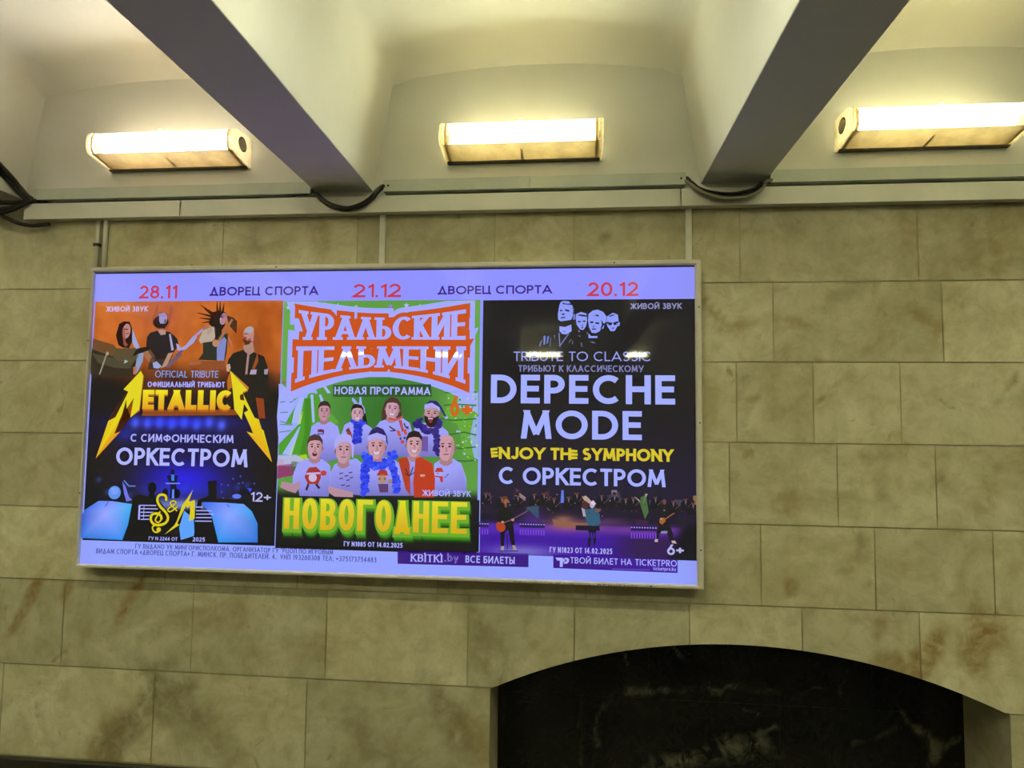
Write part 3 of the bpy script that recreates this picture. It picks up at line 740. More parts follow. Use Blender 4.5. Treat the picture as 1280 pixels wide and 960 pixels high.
# ------------------------------------------------------------------ the lightbox
box = thing('lightbox', 'wide backlit advertising lightbox with three concert posters in an aluminium frame on the stone wall', 'lightbox', (.02, 0, 1.605))
BOX_INV = Matrix.Translation((-.02, 0, -1.605))
def inbox(o): o.matrix_parent_inverse = BOX_INV; return o
OX0, OX1, OZ0, OZ1 = -1.1705, 1.2145, 1.013, 2.197
IX0, IX1, IZ0, IZ1 = -1.1625, 1.192, 1.0255, 2.1755
FRONT = -.060
inbox(from_bm('housing', box_bm(OX0 + .004, OX1 - .004, -.040, -.0005, OZ0 + .004, OZ1 - .004), MAT['alu'], box))
def rail(name, a, b, inner_a, inner_b):
    """mitred frame rail: outer edge a-b, inner edge inner_a-inner_b, in the wall plane"""
    bm = bmesh.new(); L = lambda p, q, t: (p[0] + (q[0] - p[0]) * t, p[1] + (q[1] - p[1]) * t)
    rows = [(0, -.036), (0, FRONT + .005), (.18, FRONT), (.72, FRONT - .0005), (1, FRONT + .004), (1, -.0445), (.6, -.036)]
    A = [bm.verts.new((L(a, inner_a, t)[0], y, L(a, inner_a, t)[1])) for t, y in rows]
    B = [bm.verts.new((L(b, inner_b, t)[0], y, L(b, inner_b, t)[1])) for t, y in rows]
    n = len(rows)
    for k in range(n): bm.faces.new((A[k], A[(k + 1) % n], B[(k + 1) % n], B[k]))
    bm.faces.new(A); bm.faces.new(B)
    return inbox(from_bm(name, bm, MAT['alu'], box))
oc = [(OX0, OZ1), (OX1, OZ1), (OX1, OZ0), (OX0, OZ0)]; ic = [(IX0, IZ1), (IX1, IZ1), (IX1, IZ0), (IX0, IZ0)]
RAILS = [rail('frame_rail', oc[k], oc[(k + 1) % 4], ic[k], ic[(k + 1) % 4]) for k in range(4)]
# dark strip standing in for the shadow under the upper rail's lip
inbox(from_bm('lip_shadow_strip', box_bm(IX0 + .001, IX1 - .001, -.0505, -.0450, IZ1 - .004, IZ1 - .0005), MAT['lip_shade'], box))
for x, z, r in ((1.204, 2.02, 1), (1.204, 1.15, 1), (1.204, 1.6, 1), (-1.167, 1.9, 3), (-1.167, 1.3, 3), (.9, 2.187, 0), (-.4, 2.187, 0), (1.03, 1.019, 2)):
    sc = from_bm('screw', tube_bm([(x, FRONT + .002, z), (x, FRONT - .0018, z)], .0028, 8), MAT['screw'], RAILS[r])

WHITE = '98a4ff'; PALE = 'a9acff'
# backlit sheet behind everything, with its printed lines along the top and bottom edges
p = Print(0)
p.grid((IX0 * 1000 - 3, IZ0 * 1000 - 1603), (IX1 * 1000 + 3, IZ1 * 1000 - 1597), 24, 12, lambda s, t: mix3(mix3(rgb('8e90ff'), rgb('92a2ff'), sm(.1, .9, t)), rgb('8a90e8'), .55 * sm(.955, 1, s) + .25 * sm(.03, 0, s)))
sheet = p.build('backlit_sheet', box, 'pale violet glowing sheet')
def lettering(name, par, items, layer=3, label=None):
    p = Print(layer)
    for it in items: p.text(*it[:5], **(it[5] if len(it) > 5 else {}))
    return p.build(name, par, label)
RED, VIO = 'c4304f', '35107f'
lettering('date_lettering', sheet, [('28.11', (-971.5, 469.9), (-812.2, 522.3), .18, RED)], 3, 'red date on the left')
lettering('date_lettering', sheet, [('21.12', (-95.8, 468.1), (93.5, 519.9), .18, 'c4354a')], 3, 'red date in the middle')
lettering('date_lettering', sheet, [('20.12', (802.8, 465.8), (989.1, 517.9), .18, 'c93a4c')], 3, 'red date on the right')
lettering('venue_lettering', sheet, [('ДВОРЕЦ СПОРТА', (-676.8, 479.2), (-234.3, 513.7), .19, VIO)], 3, 'dark violet venue name on the left')
lettering('venue_lettering', sheet, [('ДВОРЕЦ СПОРТА', (236.0, 477.3), (670.3, 509.2), .19, VIO)], 3, 'dark violet venue name on the right')
GREY = '4c4f9e'
lettering('imprint_lettering', sheet, [('ГУ ВЫДАНО УК МИНГОРИСПОЛКОМА. ОРГАНИЗАТОР ГУ "РЦОП ПО ИГРОВЫМ', (-936.1, -509.3), (-143.8, -491.3), .16, GREY, dict(gap=.14))], 3, 'upper line of small grey print')
lettering('imprint_lettering', sheet, [('ВИДАМ СПОРТА «ДВОРЕЦ СПОРТА» Г. МИНСК, ПР. ПОБЕДИТЕЛЕЙ, 4.. УНП 193260308 ТЕЛ: +375173754483', (-1097.6, -533.2), (23.4, -514.0), .16, GREY, dict(gap=.14))], 3, 'lower line of small grey print')
# ticket seller strips
p = Print(2); BAR = '37107f'
p.poly([(103.3, -486.3), (591.8, -483.3), (592.3, -532.1), (104.5, -535.2)], BAR); p.up()
p.text('КВІТКІ', (154.0, -525.2), (272.9, -497.6), .2, PALE, wy=.12, serif=1.7, gap=.16); 
for q in ((207.2, -494.3), (266.2, -494.3),): p.ell(q, 3.2, 3.2, PALE, n=10)
p.text('.by', (279.4, -522.4), (335.7, -489.8), .2, '8a80d8', gap=.1); p.up(); p.text('.by', (279.4, -522.4), (335.7, -489.8), .08, BAR, gap=.22)
p.text('ВСЕ БИЛЕТЫ', (359.5, -522.8), (541.5, -496.9), .17, PALE)
p.build('ticket_strip', sheet, 'dark violet strip with pale lettering, left')
p = Print(2)
p.poly([(682.2, -484.5), (1125.6, -488.8), (1125.4, -535.4), (682.6, -532.1)], ['37107f', '4014a0', '4014a0', '37107f']); p.up()
p.text('ТВОЙ БИЛЕТ НА TICKETPRO', (743.8, -513.0), (1122.8, -490.8), .15, PALE, gap=.14)
p.text('ticketpro.by', (1039.8, -528.4), (1119.9, -515.7), .15, PALE, gap=.12)
p.line([(893.7, -528.6), (1027.1, -527.7)], 3.2, '6a4fb4')
p.poly([(689.9, -494.6), (713.9, -493.9), (727.0, -502.6), (717.2, -510.9), (716.7, -527.0), (706.3, -527.3), (706.2, -505.0), (696.3, -504.7)], PALE)
p.poly([(719.7, -494.3), (734.5, -494.4), (739.7, -499.4), (738.6, -508.6), (731.7, -515.1), (720.7, -515.4), (720.7, -509.1), (728.8, -507.1), (731.6, -502.5), (727.0, -499.8)], PALE)
p.build('ticket_strip', sheet, 'dark violet strip with a small arrow-like emblem, right')

# =================================================================== left poster: rock concert under an orange sky
def bg_rock(s, t):
    n = nz(s * 4, t * 5, 1); m = nz(s * 9, t * 6, 5)
    c = mix3(rgb('ca6a26'), rgb('a44c10'), .5 + 1.3 * n); c = mix3(c, rgb('d68438'), max(0, m) * .55)
    c = mix3(c, rgb('b8584a'), .5 * gauss(s, t, .35, .05, .16, .09))
    k = sm(.22, .38, t + .06 * n - .06 * abs(s - .5) + .05 * gauss(s, 0, .05, 0, .15, 1)); c = mix3(c, rgb('5a2a12'), .75 * k)
    c = mix3(c, rgb('120c0e'), sm(.30, .45, t + .07 * n + .10 * sm(.25, 0, s) + .05 * sm(.9, 1, s)))
    c = mix3(c, rgb('160a60'), .85 * sm(.42, .52, t) * sm(.70, .55, t) * gauss(s, 0, .5, 0, .42, 1))
    for i in range(8): c = mix3(c, rgb('5a7cff'), .95 * gauss(s, t, .25 + .065 * i, .512 + .006 * math.sin(i * 3), .022, .022))
    c = mix3(c, rgb('2a34ff'), .75 * gauss(s, t, .46, .508, .26, .02)); c = mix3(c, rgb('2038d8'), .5 * gauss(s, t, .2, .56, .05, .03))
    c = mix3(c, rgb('2416e6'), .95 * gauss(s, t, .52, .735, .24, .075)); c = mix3(c, rgb('2a44ff'), .75 * gauss(s, t, .5, .79, .2, .03) * (.6 + .8 * abs(m)))
    c = mix3(c, rgb('88a0f4'), .8 * gauss(s, t, .52, .845, .24, .022)); c = mix3(c, rgb('0a0810'), sm(.855, .875, t) * .85)
    d = sm(.74, .80, t) * (sm(.30, .18, s) + sm(.76, .86, s)); c = mix3(c, rgb('0b0a16'), min(1, d) * .8)
    for x, y in ((.12, .80), (.15, .79), (.22, .77), (.24, .81), (.8, .77), (.85, .76), (.9, .79), (.78, .82), (.07, .75)):
        c = mix3(c, rgb('2c4cc0'), .6 * gauss(s, t, x, y, .014, .012))
    return c
p = Print(2); p.grid((-1157.5, -483.8), (-374.3, 458.6), 84, 104, bg_rock)
rock = p.build('concert_poster', box, 'rock concert poster with orange sky and a blue-lit stage, left')

SKIN, SKIN2, DARK = 'c08a78', '8a5648', '160d10'
p = Print(3)     # first musician, long hair, drum sticks
p.poly([(-1160.3, 270.9), (-1073.2, 271.0), (-989.9, 267.7), (-953.6, 231.9), (-964.4, 176.8), (-977.3, 160.5), (-1101.6, 160.0), (-1161.1, 166.3), (-1165.0, 231.6)], '2e2618')
p.up(); p.poly([(-1159.1, 310.3), (-1067.0, 284.0), (-1048.2, 257.9), (-1071.4, 238.3), (-1124.4, 254.6), (-1160.1, 267.7)], '6a4626'); p.poly([(-1159.1, 251.3), (-1060.6, 231.8), (-986.8, 209.1), (-992.6, 189.6), (-1061.9, 192.7), (-1132.4, 212.1)], '4a4430')
p.up(); p.poly([(-1062.8, 271.0), (-1048.9, 271.0), (-997.0, 271.0), (-972.9, 271.0), (-960.8, 238.4), (-986.8, 209.1), (-1042.5, 218.8), (-1071.4, 238.3)], '564a30')
p.poly([(-968.4, 251.4), (-940.8, 251.5), (-942.6, 219.0), (-964.2, 173.5), (-977.6, 167.0), (-970.1, 218.9)], '8698bc'); p.poly([(-982.6, 196.2), (-965.6, 199.5), (-967.3, 167.0), (-981.1, 167.0)], 'b0603a')
p.up(); p.ell((-1026.0, 326.5), 32, 52, '2c1712', -4); p.poly([(-1062.2, 323.3), (-1050.9, 369.2), (-1030.6, 379.0), (-1006.2, 377.2), (-994.3, 349.4), (-991.5, 297.1), (-1003.9, 271.0), (-1031.8, 274.2), (-1049.6, 284.0)], '2c1712')
p.up(); p.ell((-1018.0, 339.6), 17, 30, 'b98078', -6); p.poly([(-1034.2, 349.5), (-1027.4, 352.7), (-1019.2, 297.1), (-1008.1, 284.0), (-1018.1, 277.5), (-1027.1, 284.0), (-1034.6, 326.5)], '8a4a40')
p.up(); p.ell((-1015.6, 346.8), 4, 3, '5a2c2a'); p.line([(-1020.9, 329.1), (-1007.8, 330.4)], 3.5, '6e3a38'); p.ell((-1024.3, 346.8), 4, 3, '5a2c2a')
p.poly([(-994.3, 349.4), (-982.5, 323.2), (-957.4, 271.0), (-969.2, 267.7), (-983.5, 277.5), (-991.5, 297.1)], '9aa2d0'); p.line([(-1096.4, 251.3), (-1122.8, 166.4)], 6, '8f8d78'); p.ell((-1094.6, 249.7), 6, 8, 'a09884')
p.poly([(-1018.7, 225.3), (-1004.5, 218.9), (-1021.3, 209.1)], '9ac0c8')
p.poly([(-969.4, 271.0), (-925.0, 277.5), (-917.5, 264.5), (-954.6, 251.4), (-988.3, 238.4)], '15100f')
p.build('musician_picture', rock, 'long-haired musician at the left of the orange sky')
p = Print(3)     # second musician, dark shirt, guitar pointing right
p.poly([(-930.5, 316.5), (-917.6, 332.8), (-883.7, 342.5), (-835.5, 335.9), (-803.5, 309.9), (-795.5, 283.9), (-817.7, 251.6), (-823.6, 232.1), (-898.3, 225.5), (-916.8, 251.5), (-931.9, 277.5)], '221a1e')
p.poly([(-941.2, 258.0), (-914.2, 267.7), (-888.4, 232.0), (-897.7, 212.6), (-922.0, 219.0), (-936.7, 238.5)], '9c6a4c'); p.poly([(-912.4, 232.0), (-824.5, 251.5), (-828.8, 199.8), (-875.8, 186.8), (-920.3, 186.6)], '3c2e22')
p.up(); p.poly([(-859.6, 203.0), (-838.1, 251.5), (-817.9, 254.8), (-842.4, 199.8), (-869.2, 190.0)], 'b08a74'); p.poly([(-901.1, 212.6), (-884.3, 219.1), (-862.9, 199.7), (-876.0, 190.0), (-896.7, 193.2)], '98a0d8')
p.line([(-842.2, 196.6), (-783.7, 251.6)], 16, '6e5468'); p.line([(-805.3, 241.9), (-723.5, 306.5)], 9, '5c5068'); p.up()
p.poly([(-807.7, 290.4), (-797.3, 287.2), (-786.3, 271.0), (-766.5, 283.9), (-737.7, 319.5), (-720.6, 316.2), (-733.1, 293.6), (-769.0, 264.5), (-799.4, 261.3)], 'a09cd0'); p.up()
p.line([(-740.6, 309.8), (-698.2, 345.3)], 9, '9a94c8'); p.line([(-698.2, 345.3), (-675.2, 358.1)], 11, 'a07058')
p.poly([(-838.4, 326.1), (-831.8, 329.4), (-814.9, 264.5), (-825.0, 261.3)], 'a7a0c8')
p.poly([(-887.2, 342.5), (-853.4, 352.2), (-852.1, 326.2), (-872.5, 323.0)], 'b08c84')
p.up(); p.ell((-875.1, 375.1), 33, 26, '2a1210'); p.poly([(-913.4, 385.1), (-892.8, 453.7), (-887.4, 414.4), (-873.8, 417.6), (-842.5, 407.6), (-837.7, 450.0), (-826.5, 430.4), (-833.8, 371.7), (-849.5, 342.4), (-890.9, 349.1), (-909.1, 368.7)], 'a05038'); p.up()
p.ell((-875.1, 375.1), 32, 24, '2a1412'); p.up()
p.ell((-866.2, 388.8), 17, 24, '9c8fc0'); p.up(); p.poly([(-887.1, 409.4), (-852.7, 406.0), (-855.5, 394.6), (-883.1, 398.0)], '8a86c4'); p.ell((-856.6, 381.5), 4, 6, '5c5a48'); p.poly([(-876.5, 368.6), (-850.9, 370.1), (-856.7, 349.0), (-870.5, 352.3)], '2a1412')
p.line([(-861.4, 375.0), (-849.3, 373.4)], 3, '4a2a34')
p.build('musician_picture', rock, 'musician in dark shirt with head thrown back')
p = Print(3)     # third musician, flying hair
for q in ([(-649.7, 393.6), (-725.0, 411.9)], [(-653.5, 403.4), (-712.9, 442.7)], [(-649.3, 383.9), (-713.9, 390.7)], [(-652.5, 380.7), (-702.8, 371.2)], [(-640.2, 406.6), (-645.8, 458.5)], [(-620.0, 406.5), (-615.1, 450.2)], [(-653.3, 396.9), (-695.2, 426.3)], [(-630.2, 409.7), (-632.3, 458.4)]):
    p.line(q, 12, '38190c', 2)
p.poly([(-664.1, 413.2), (-637.4, 419.5), (-606.8, 412.9), (-602.6, 393.4), (-607.9, 361.2), (-620.5, 341.8), (-619.1, 309.6), (-645.8, 303.2), (-651.1, 348.4), (-675.6, 367.9), (-669.7, 387.3)], '1c1110')
p.poly([(-602.9, 399.9), (-575.7, 393.3), (-558.3, 377.1), (-559.6, 328.8), (-573.6, 341.7), (-591.1, 361.1)], '4a2412')
p.up(); p.poly([(-651.4, 354.8), (-646.3, 316.1), (-658.9, 296.8), (-705.9, 290.3), (-713.2, 303.3), (-695.0, 348.5), (-675.2, 358.1)], 'b4a494'); p.poly([(-681.8, 354.9), (-661.5, 354.9), (-660.7, 335.5), (-680.3, 322.6)], '9a5c44')
p.poly([(-695.9, 293.6), (-652.3, 300.0), (-626.6, 325.7), (-593.1, 328.9), (-596.5, 251.7), (-602.0, 222.9), (-642.2, 222.8), (-713.0, 225.9), (-694.0, 251.7)], '2a2c22')
p.up(); p.poly([(-628.7, 296.7), (-609.3, 316.0), (-598.7, 303.1), (-603.2, 251.7), (-605.3, 222.9), (-635.5, 222.8), (-637.6, 271.0)], '7c86c4'); p.poly([(-596.3, 325.7), (-578.4, 296.7), (-570.3, 264.6), (-588.4, 296.7)], 'b0705c')
p.ell((-641.8, 290.3), 15, 14, 'b88464'); p.line([(-632.0, 296.7), (-578.7, 385.2)], 12, '9a6c4c', 9)
p.ell((-615.8, 387.0), 14, 24, 'a97c90', -12); p.poly([(-629.5, 393.6), (-623.2, 403.2), (-603.1, 406.4), (-602.7, 396.7), (-622.6, 390.3)], '2c1718'); p.up()
p.line([(-627.7, 391.0), (-616.0, 392.8)], 3, '3a1f28'); p.ell((-626.5, 387.1), 4, 5, 'c8a0b0'); p.poly([(-750.0, 221.0), (-601.9, 221.3), (-600.5, 187.7), (-674.4, 190.6), (-748.9, 196.8)], '8c4a24'); p.poly([(-750.0, 221.0), (-695.9, 219.5), (-705.4, 206.6), (-749.2, 203.3)], 'a8643c')
p.build('musician_picture', rock, 'musician with dark hair flying sideways')
p = Print(3)     # fourth musician, bald, black shirt
p.poly([(-588.7, 226.1), (-569.8, 251.8), (-530.3, 264.6), (-483.3, 255.0), (-442.9, 239.1), (-428.2, 200.9), (-424.1, 178.7), (-416.4, 61.7), (-561.7, 60.5), (-586.3, 168.6), (-594.1, 194.1)], '1d1915')
p.up(); p.poly([(-483.3, 338.3), (-465.8, 315.8), (-453.8, 264.6), (-469.9, 251.8), (-465.4, 220.0), (-480.7, 188.1), (-490.7, 191.2), (-473.0, 245.5), (-487.8, 283.8)], '93481e')
p.poly([(-596.3, 206.9), (-581.4, 210.1), (-577.4, 194.1), (-583.4, 178.1), (-593.5, 181.3)], 'c09a86')
p.up(); p.poly([(-530.9, 280.6), (-491.6, 296.6), (-483.4, 258.2), (-502.9, 245.4), (-523.3, 258.2)], 'a88478'); p.up(); p.ell((-509.5, 327.1), 22, 27, 'b8857c', 8); p.poly([(-533.6, 306.3), (-512.0, 306.2), (-495.6, 312.6), (-504.5, 287.0), (-521.1, 283.8)], '5a2414'); p.up()
p.ell((-506.8, 343.1), 18, 14, 'aba0a8', 10); p.line([(-529.4, 325.5), (-509.6, 330.3)], 4, '6e4048'); p.ell((-523.8, 311.1), 8, 5, '9c3c2c'); p.ell((-493.7, 306.2), 5, 8, 'b08c8c')
p.line([(-506.7, 258.2), (-513.1, 168.8)], 9, 'a47c78'); p.poly([(-493.9, 188.0), (-470.7, 188.1), (-473.3, 169.0), (-499.8, 168.9)], 'aa98b4'); p.poly([(-441.0, 188.2), (-424.6, 191.4), (-427.0, 169.2), (-440.2, 169.1)], '9a90a8')
p.poly([(-471.6, 80.4), (-438.5, 74.4), (-429.1, -0.8), (-455.2, -1.0)], '8a3c14')
p.build('musician_picture', rock, 'bald musician in black shirt at the right of the orange sky')
p = Print(12)    # blue sheets of music and silhouettes in front of the stage
p.fan((-1067.4, -380.3), '93a4ff', [(-1166.2, -392.2), (-1153.9, -366.6), (-1097.6, -330.4), (-1039.4, -330.6), (-957.3, -339.8), (-969.9, -418.8), (-990.4, -479.0), (-1164.6, -476.0)], ['1e50c8', '2c6ae0', '5a84f4', '7a92ff', '38b0f0', '2a94ea', '2c8cf0', '2474dc'])
p.ell((-1032.8, -297.2), 26, 26, '5a90ea'); p.ell((-1034.8, -290.9), 17, 15, '86a0ff'); p.poly([(-1002.8, -252.2), (-988.0, -274.1), (-972.4, -311.7), (-958.1, -324.0), (-981.5, -330.9), (-993.4, -299.5)], '6a72e0')
p.line([(-996.2, -248.9), (-974.6, -270.7), (-947.4, -270.1)], 4, '6c8cd0'); p.line([(-1069.0, -351.9), (-1056.4, -332.6)], 5, '2c50c8')
p.fan((-560.0, -371.0), '86a2ff', [(-674.3, -325.5), (-591.6, -325.1), (-502.7, -329.3), (-468.9, -356.4), (-444.2, -402.0), (-441.5, -472.6), (-598.2, -477.1), (-628.9, -378.9)], ['2c64e8', '6a8cfc', '5aa0ff', '3aa0f0', '2c80d8', '2470d8', '2a90f0', '4a90f8'])
p.ell((-531.8, -300.5), 18, 9, '5a74ee'); p.poly([(-492.0, -268.5), (-472.3, -269.7), (-478.3, -285.3)], '3c3cf0'); p.line([(-568.3, -330.8), (-561.2, -343.1)], 5, '2c50c8')
for q in ((-594.6, -256.6), (-568.1, -259.2), (-525.5, -252.1), (-549.3, -233.9), (-520.1, -224.0), (-463.3, -250.9), (-593.4, -284.7), (-585.7, -309.4), (-509.3, -248.7)): p.ell(q, 3.5, 4, '3c54b0', n=8)
p.poly([(-759.5, -425.8), (-742.6, -359.8), (-721.9, -374.9), (-694.2, -399.2), (-698.2, -455.2), (-750.6, -472.2)], '5aa0fa')
p.up(2); p.ell((-877.7, -275.0), 18, 22, '08060c'); p.poly([(-969.9, -418.8), (-957.4, -336.6), (-958.4, -317.7), (-932.2, -301.4), (-891.1, -309.9), (-885.5, -287.8), (-868.5, -290.5), (-864.2, -309.3), (-836.0, -333.9), (-756.9, -444.4), (-755.4, -475.4), (-966.8, -476.7)], '09070c')
p.poly([(-651.4, -245.3), (-615.1, -241.4), (-612.1, -310.0), (-493.5, -313.6), (-493.0, -326.0), (-671.0, -325.4), (-688.9, -442.5), (-694.9, -455.1), (-700.8, -399.3), (-688.0, -318.0), (-645.6, -301.4)], '09070c')
p.ell((-822.9, -292.7), 12, 17, '0a0812'); p.ell((-772.5, -294.8), 12, 17, '0a0812'); p.ell((-796.6, -213.5), 9, 12, '0c0a30'); p.poly([(-821.2, -226.5), (-774.2, -225.7), (-779.1, -263.5), (-769.9, -313.5), (-803.4, -314.3), (-802.5, -264.0)], '0c0a30')
p.up(); p.poly([(-801.2, -223.0), (-789.4, -222.8), (-788.3, -246.4), (-800.0, -246.6)], '3a80e8'); p.poly([(-795.0, -279.6), (-786.7, -279.4), (-785.0, -313.9), (-795.0, -314.1)], '5a86ee'); p.line([(-823.0, -257.2), (-764.3, -256.0)], 5, '6a86e8')
p.build('stage_picture', rock, 'blue music stands and dark heads before the stage')
p = Print(18)
p.rect((-929.7, -398.9), (-922.5, -342.8), PALE); p.rect((-908.5, -398.4), (-906.3, -342.4), PALE)
for a, b in (((-922.5, -343.7), (-857.4, -343.1)), ((-921.8, -356.6), (-850.0, -356.1)), ((-921.1, -370.4), (-857.7, -369.5)), ((-920.4, -384.2), (-867.2, -382.3)), ((-919.6, -398.0), (-873.2, -395.6)), ((-695.0, -345.3), (-666.8, -344.6)), ((-694.4, -358.7), (-629.8, -357.8)), ((-693.8, -372.1), (-619.4, -370.2)), ((-693.2, -385.4), (-628.7, -383.8)), ((-695.9, -398.6), (-628.1, -397.5))):
    p.line([a, b], 4, PALE)
p.up()
SM = 'd8c818'
for w, c in ((14, '2a1a06'), (9.6, SM)):
    p.line(sp2([(-817.0, -324.0), (-819.9, -306.8), (-834.3, -300.8), (-849.2, -305.9), (-853.3, -324.8), (-840.4, -346.5), (-817.5, -367.9), (-806.4, -389.5), (-815.5, -408.5), (-836.9, -416.9), (-860.4, -415.9), (-875.7, -400.7), (-874.0, -380.3), (-855.8, -373.5), (-837.0, -380.9), (-832.9, -396.5)]), w, c)
    p.line(sp2([(-832.9, -396.5), (-845.7, -407.7), (-857.9, -400.2), (-853.5, -387.6), (-839.5, -365.3)]), w * .6, c)
    p.line(sp2([(-836.9, -416.9), (-863.5, -420.7), (-868.0, -431.8), (-859.0, -444.0), (-843.8, -445.2)]), w * .6, c); p.ell((-842.6, -435.2), w * .95, w * .95, c)
    p.line(sp2([(-770.9, -362.1), (-795.5, -339.2), (-799.3, -329.9), (-789.5, -323.4), (-777.6, -327.8), (-780.6, -335.7), (-804.9, -351.9), (-807.8, -361.4), (-795.9, -364.3), (-768.4, -344.8)]), w * .55, c)
    p.poly([(-709.7, -279.3), (-724.4, -321.9), (-719.3, -324.9), (-702.9, -318.3), (-699.5, -321.3), (-697.9, -389.9), (-719.2, -398.2), (-721.0, -393.6), (-717.5, -362.4), (-718.5, -340.5), (-729.7, -350.2), (-735.2, -340.9), (-767.0, -407.3), (-761.7, -414.9), (-740.5, -403.5)] + [(-816.7, -452.2)] + [(-778.4, -415.4), (-769.2, -398.0)] + [(-750.3, -338.1), (-731.5, -312.7)], c if w < 10 else '2a1a06')
    p.up()
p.build('emblem_lettering', rock, 'yellow emblem of clef-like letters on a music stave')
p = Print(20)    # big yellow and orange band title with bolt-shaped first and last letters
p.poly([(-948.4, 182.9), (-933.3, 154.0), (-947.3, 32.1), (-981.5, -3.4), (-1022.7, -23.0), (-1054.0, -13.7)] + [(-1023.0, -16.8), (-1003.6, 2.5), (-976.4, 2.8), (-1020.8, -58.3), (-1119.4, -166.2), (-1068.6, 1.9)], '3a1606')
p.poly([(-930.0, 25.9), (-548.6, 32.6), (-541.1, 10.6), (-935.6, 3.5)], '8a4410'); p.poly([(-948.4, 182.9), (-932.9, 160.5), (-944.7, 22.6), (-981.5, -3.4), (-995.0, 31.7), (-961.2, 102.5)], 'b4661c')
p.poly([(-578.2, 184.2), (-589.7, 142.9), (-584.7, 104.9), (-568.7, 117.6), (-541.9, 29.5), (-520.6, -8.0)], 'b4661c'); p.poly([(-578.2, 184.2), (-499.4, 118.1), (-505.3, 102.2), (-531.3, 92.6)], 'c07a2c'); p.up()
p.poly([(-948.3, 181.0), (-1017.6, 107.3), (-996.5, 98.4), (-1062.8, -39.4)] + [(-1074.4, -17.4), (-1119.4, -166.2), (-1020.8, -58.3), (-1046.2, -68.2), (-1017.8, 12.0)] + [(-1023.2, -13.4), (-1003.7, 66.9), (-999.7, 30.4), (-972.1, 75.4), (-982.8, -3.4), (-947.1, 28.9), (-937.0, 160.4)], 'dfd21e')
p.poly([(-1074.4, -17.4), (-1119.4, -166.2), (-1020.8, -58.3), (-1046.2, -68.2), (-1017.8, 12.0)], ['e2c41e', 'd88a20', 'd88a20', 'dca020', 'e2cc1e'])
p.poly([(-578.1, 182.3), (-505.6, 108.6), (-525.0, 99.0), (-454.0, -32.3)] + [(-433.8, -47.9), (-395.4, -168.5), (-502.4, -51.9), (-472.5, -60.9), (-515.2, 20.1)] + [(-499.1, 29.9), (-516.6, 54.9), (-519.1, 36.0), (-523.9, -6.8), (-555.2, 32.5), (-565.1, 111.3)], 'dfd21e')
p.poly([(-455.1, -4.4), (-395.4, -168.5), (-502.4, -51.9), (-472.3, -67.1), (-508.3, 13.9)], ['e2c41e', 'd88a20', 'd88a20', 'dca020', 'e2cc1e']); p.up()
p.poly([(-534.5, 89.4), (-521.4, 92.7), (-515.8, 67.5), (-533.7, 70.5)], '4a2008')
p.text('ETALLIC', (-932.7, 22.1), (-565.0, 100.2), .30, ('b06418', 'b06418'), wy=.24, gap=.06); p.up()
p.text('ETALLIC', (-934.8, 30.0), (-563.6, 106.4), .30, ('e09a1e', 'e8e022'), wy=.24, gap=.06)
p.build('title_lettering', rock, 'yellow band title with bolt-shaped first and last letters')
lettering('caption_lettering', rock, [('OFFICIAL TRIBUTE', (-887.7, 155.5), (-625.7, 182.3), .12, '7ea4ee')], 22)
lettering('caption_lettering', rock, [('ОФИЦИАЛЬНЫЙ ТРИБЬЮТ', (-917.2, 117.4), (-598.3, 139.2), .2, PALE)], 22)
lettering('caption_lettering', rock, [('ЖИВОЙ ЗВУК', (-1108.3, 418.2), (-931.6, 439.1), .2, 'c4b4ea')], 22)
lettering('caption_lettering', rock, [('С СИМФОНИЧЕСКИМ', (-977.2, -97.6), (-553.4, -67.0), .19, PALE)], 22)
lettering('caption_lettering', rock, [('ОРКЕСТРОМ', (-1033.4, -189.1), (-493.3, -120.9), .2, 'adb2ff', dict(gap=.1))], 22, 'large pale word across the stage')
lettering('caption_lettering', rock, [('12+', (-476.7, -318.9), (-395.0, -283.1), .17, 'b4b0e4')], 22)
lettering('caption_lettering', rock, [('ГУ N 2244 ОТ', (-881.8, -475.7), (-763.9, -462.3), .2, PALE), ('2025', (-702.0, -475.7), (-652.5, -459.8), .2, PALE)], 22)

# =================================================================== middle poster: new-year comedy show on green
def bg_green(s, t):
    c = mix3(rgb('5c9a40'), rgb('2d6a26'), gauss(s, t, .56, .46, .3, .2)); c = mix3(c, rgb('74b452'), .5 * gauss(s, t, .06, .12, .2, .2) + .4 * gauss(s, t, .95, .18, .12, .2))
    c = mix3(c, rgb('4e9a3c'), .5 * gauss(s, t, .1, .6, .25, .2)); c = mix3(c, rgb('a6c06a'), .3 * gauss(s, t, .9, .42, .1, .06))
    c = mix3(c, rgb('0d0a10'), sm(.745, .80, t)); return c
p = Print(2); p.grid((-371.4, -491.5), (400.6, 455.2), 60, 72, bg_green)
show = p.build('concert_poster', box, 'green comedy show poster with nine people under an orange title, middle')
LAV = 'a2a4ff'
p = Print(4)     # pale paper trees, rays of light, striped fir tree
p.poly([(-380.3, 132.3), (-366.7, 132.4), (-317.0, 67.5), (-245.1, 133.0), (-223.8, 100.7), (-269.6, 61.4), (-219.8, -22.3), (-296.3, -139.2), (-353.5, -230.1), (-369.7, -153.3)], '9aa6f6') 
p.poly([(-378.2, 94.4), (-356.4, 126.1), (-316.3, 57.1), (-332.3, -43.3), (-373.2, -84.5), (-383.1, 6.3)], '9ea8f8'); p.up()
p.poly([(-275.2, 92.0), (-236.5, 101.7), (-222.5, 70.4), (-174.6, -16.5), (-235.2, -135.3), (-371.1, -140.6), (-372.6, -100.1), (-294.1, -21.0), (-349.4, -21.6), (-321.8, 28.8)], '4c9a28'); p.up()
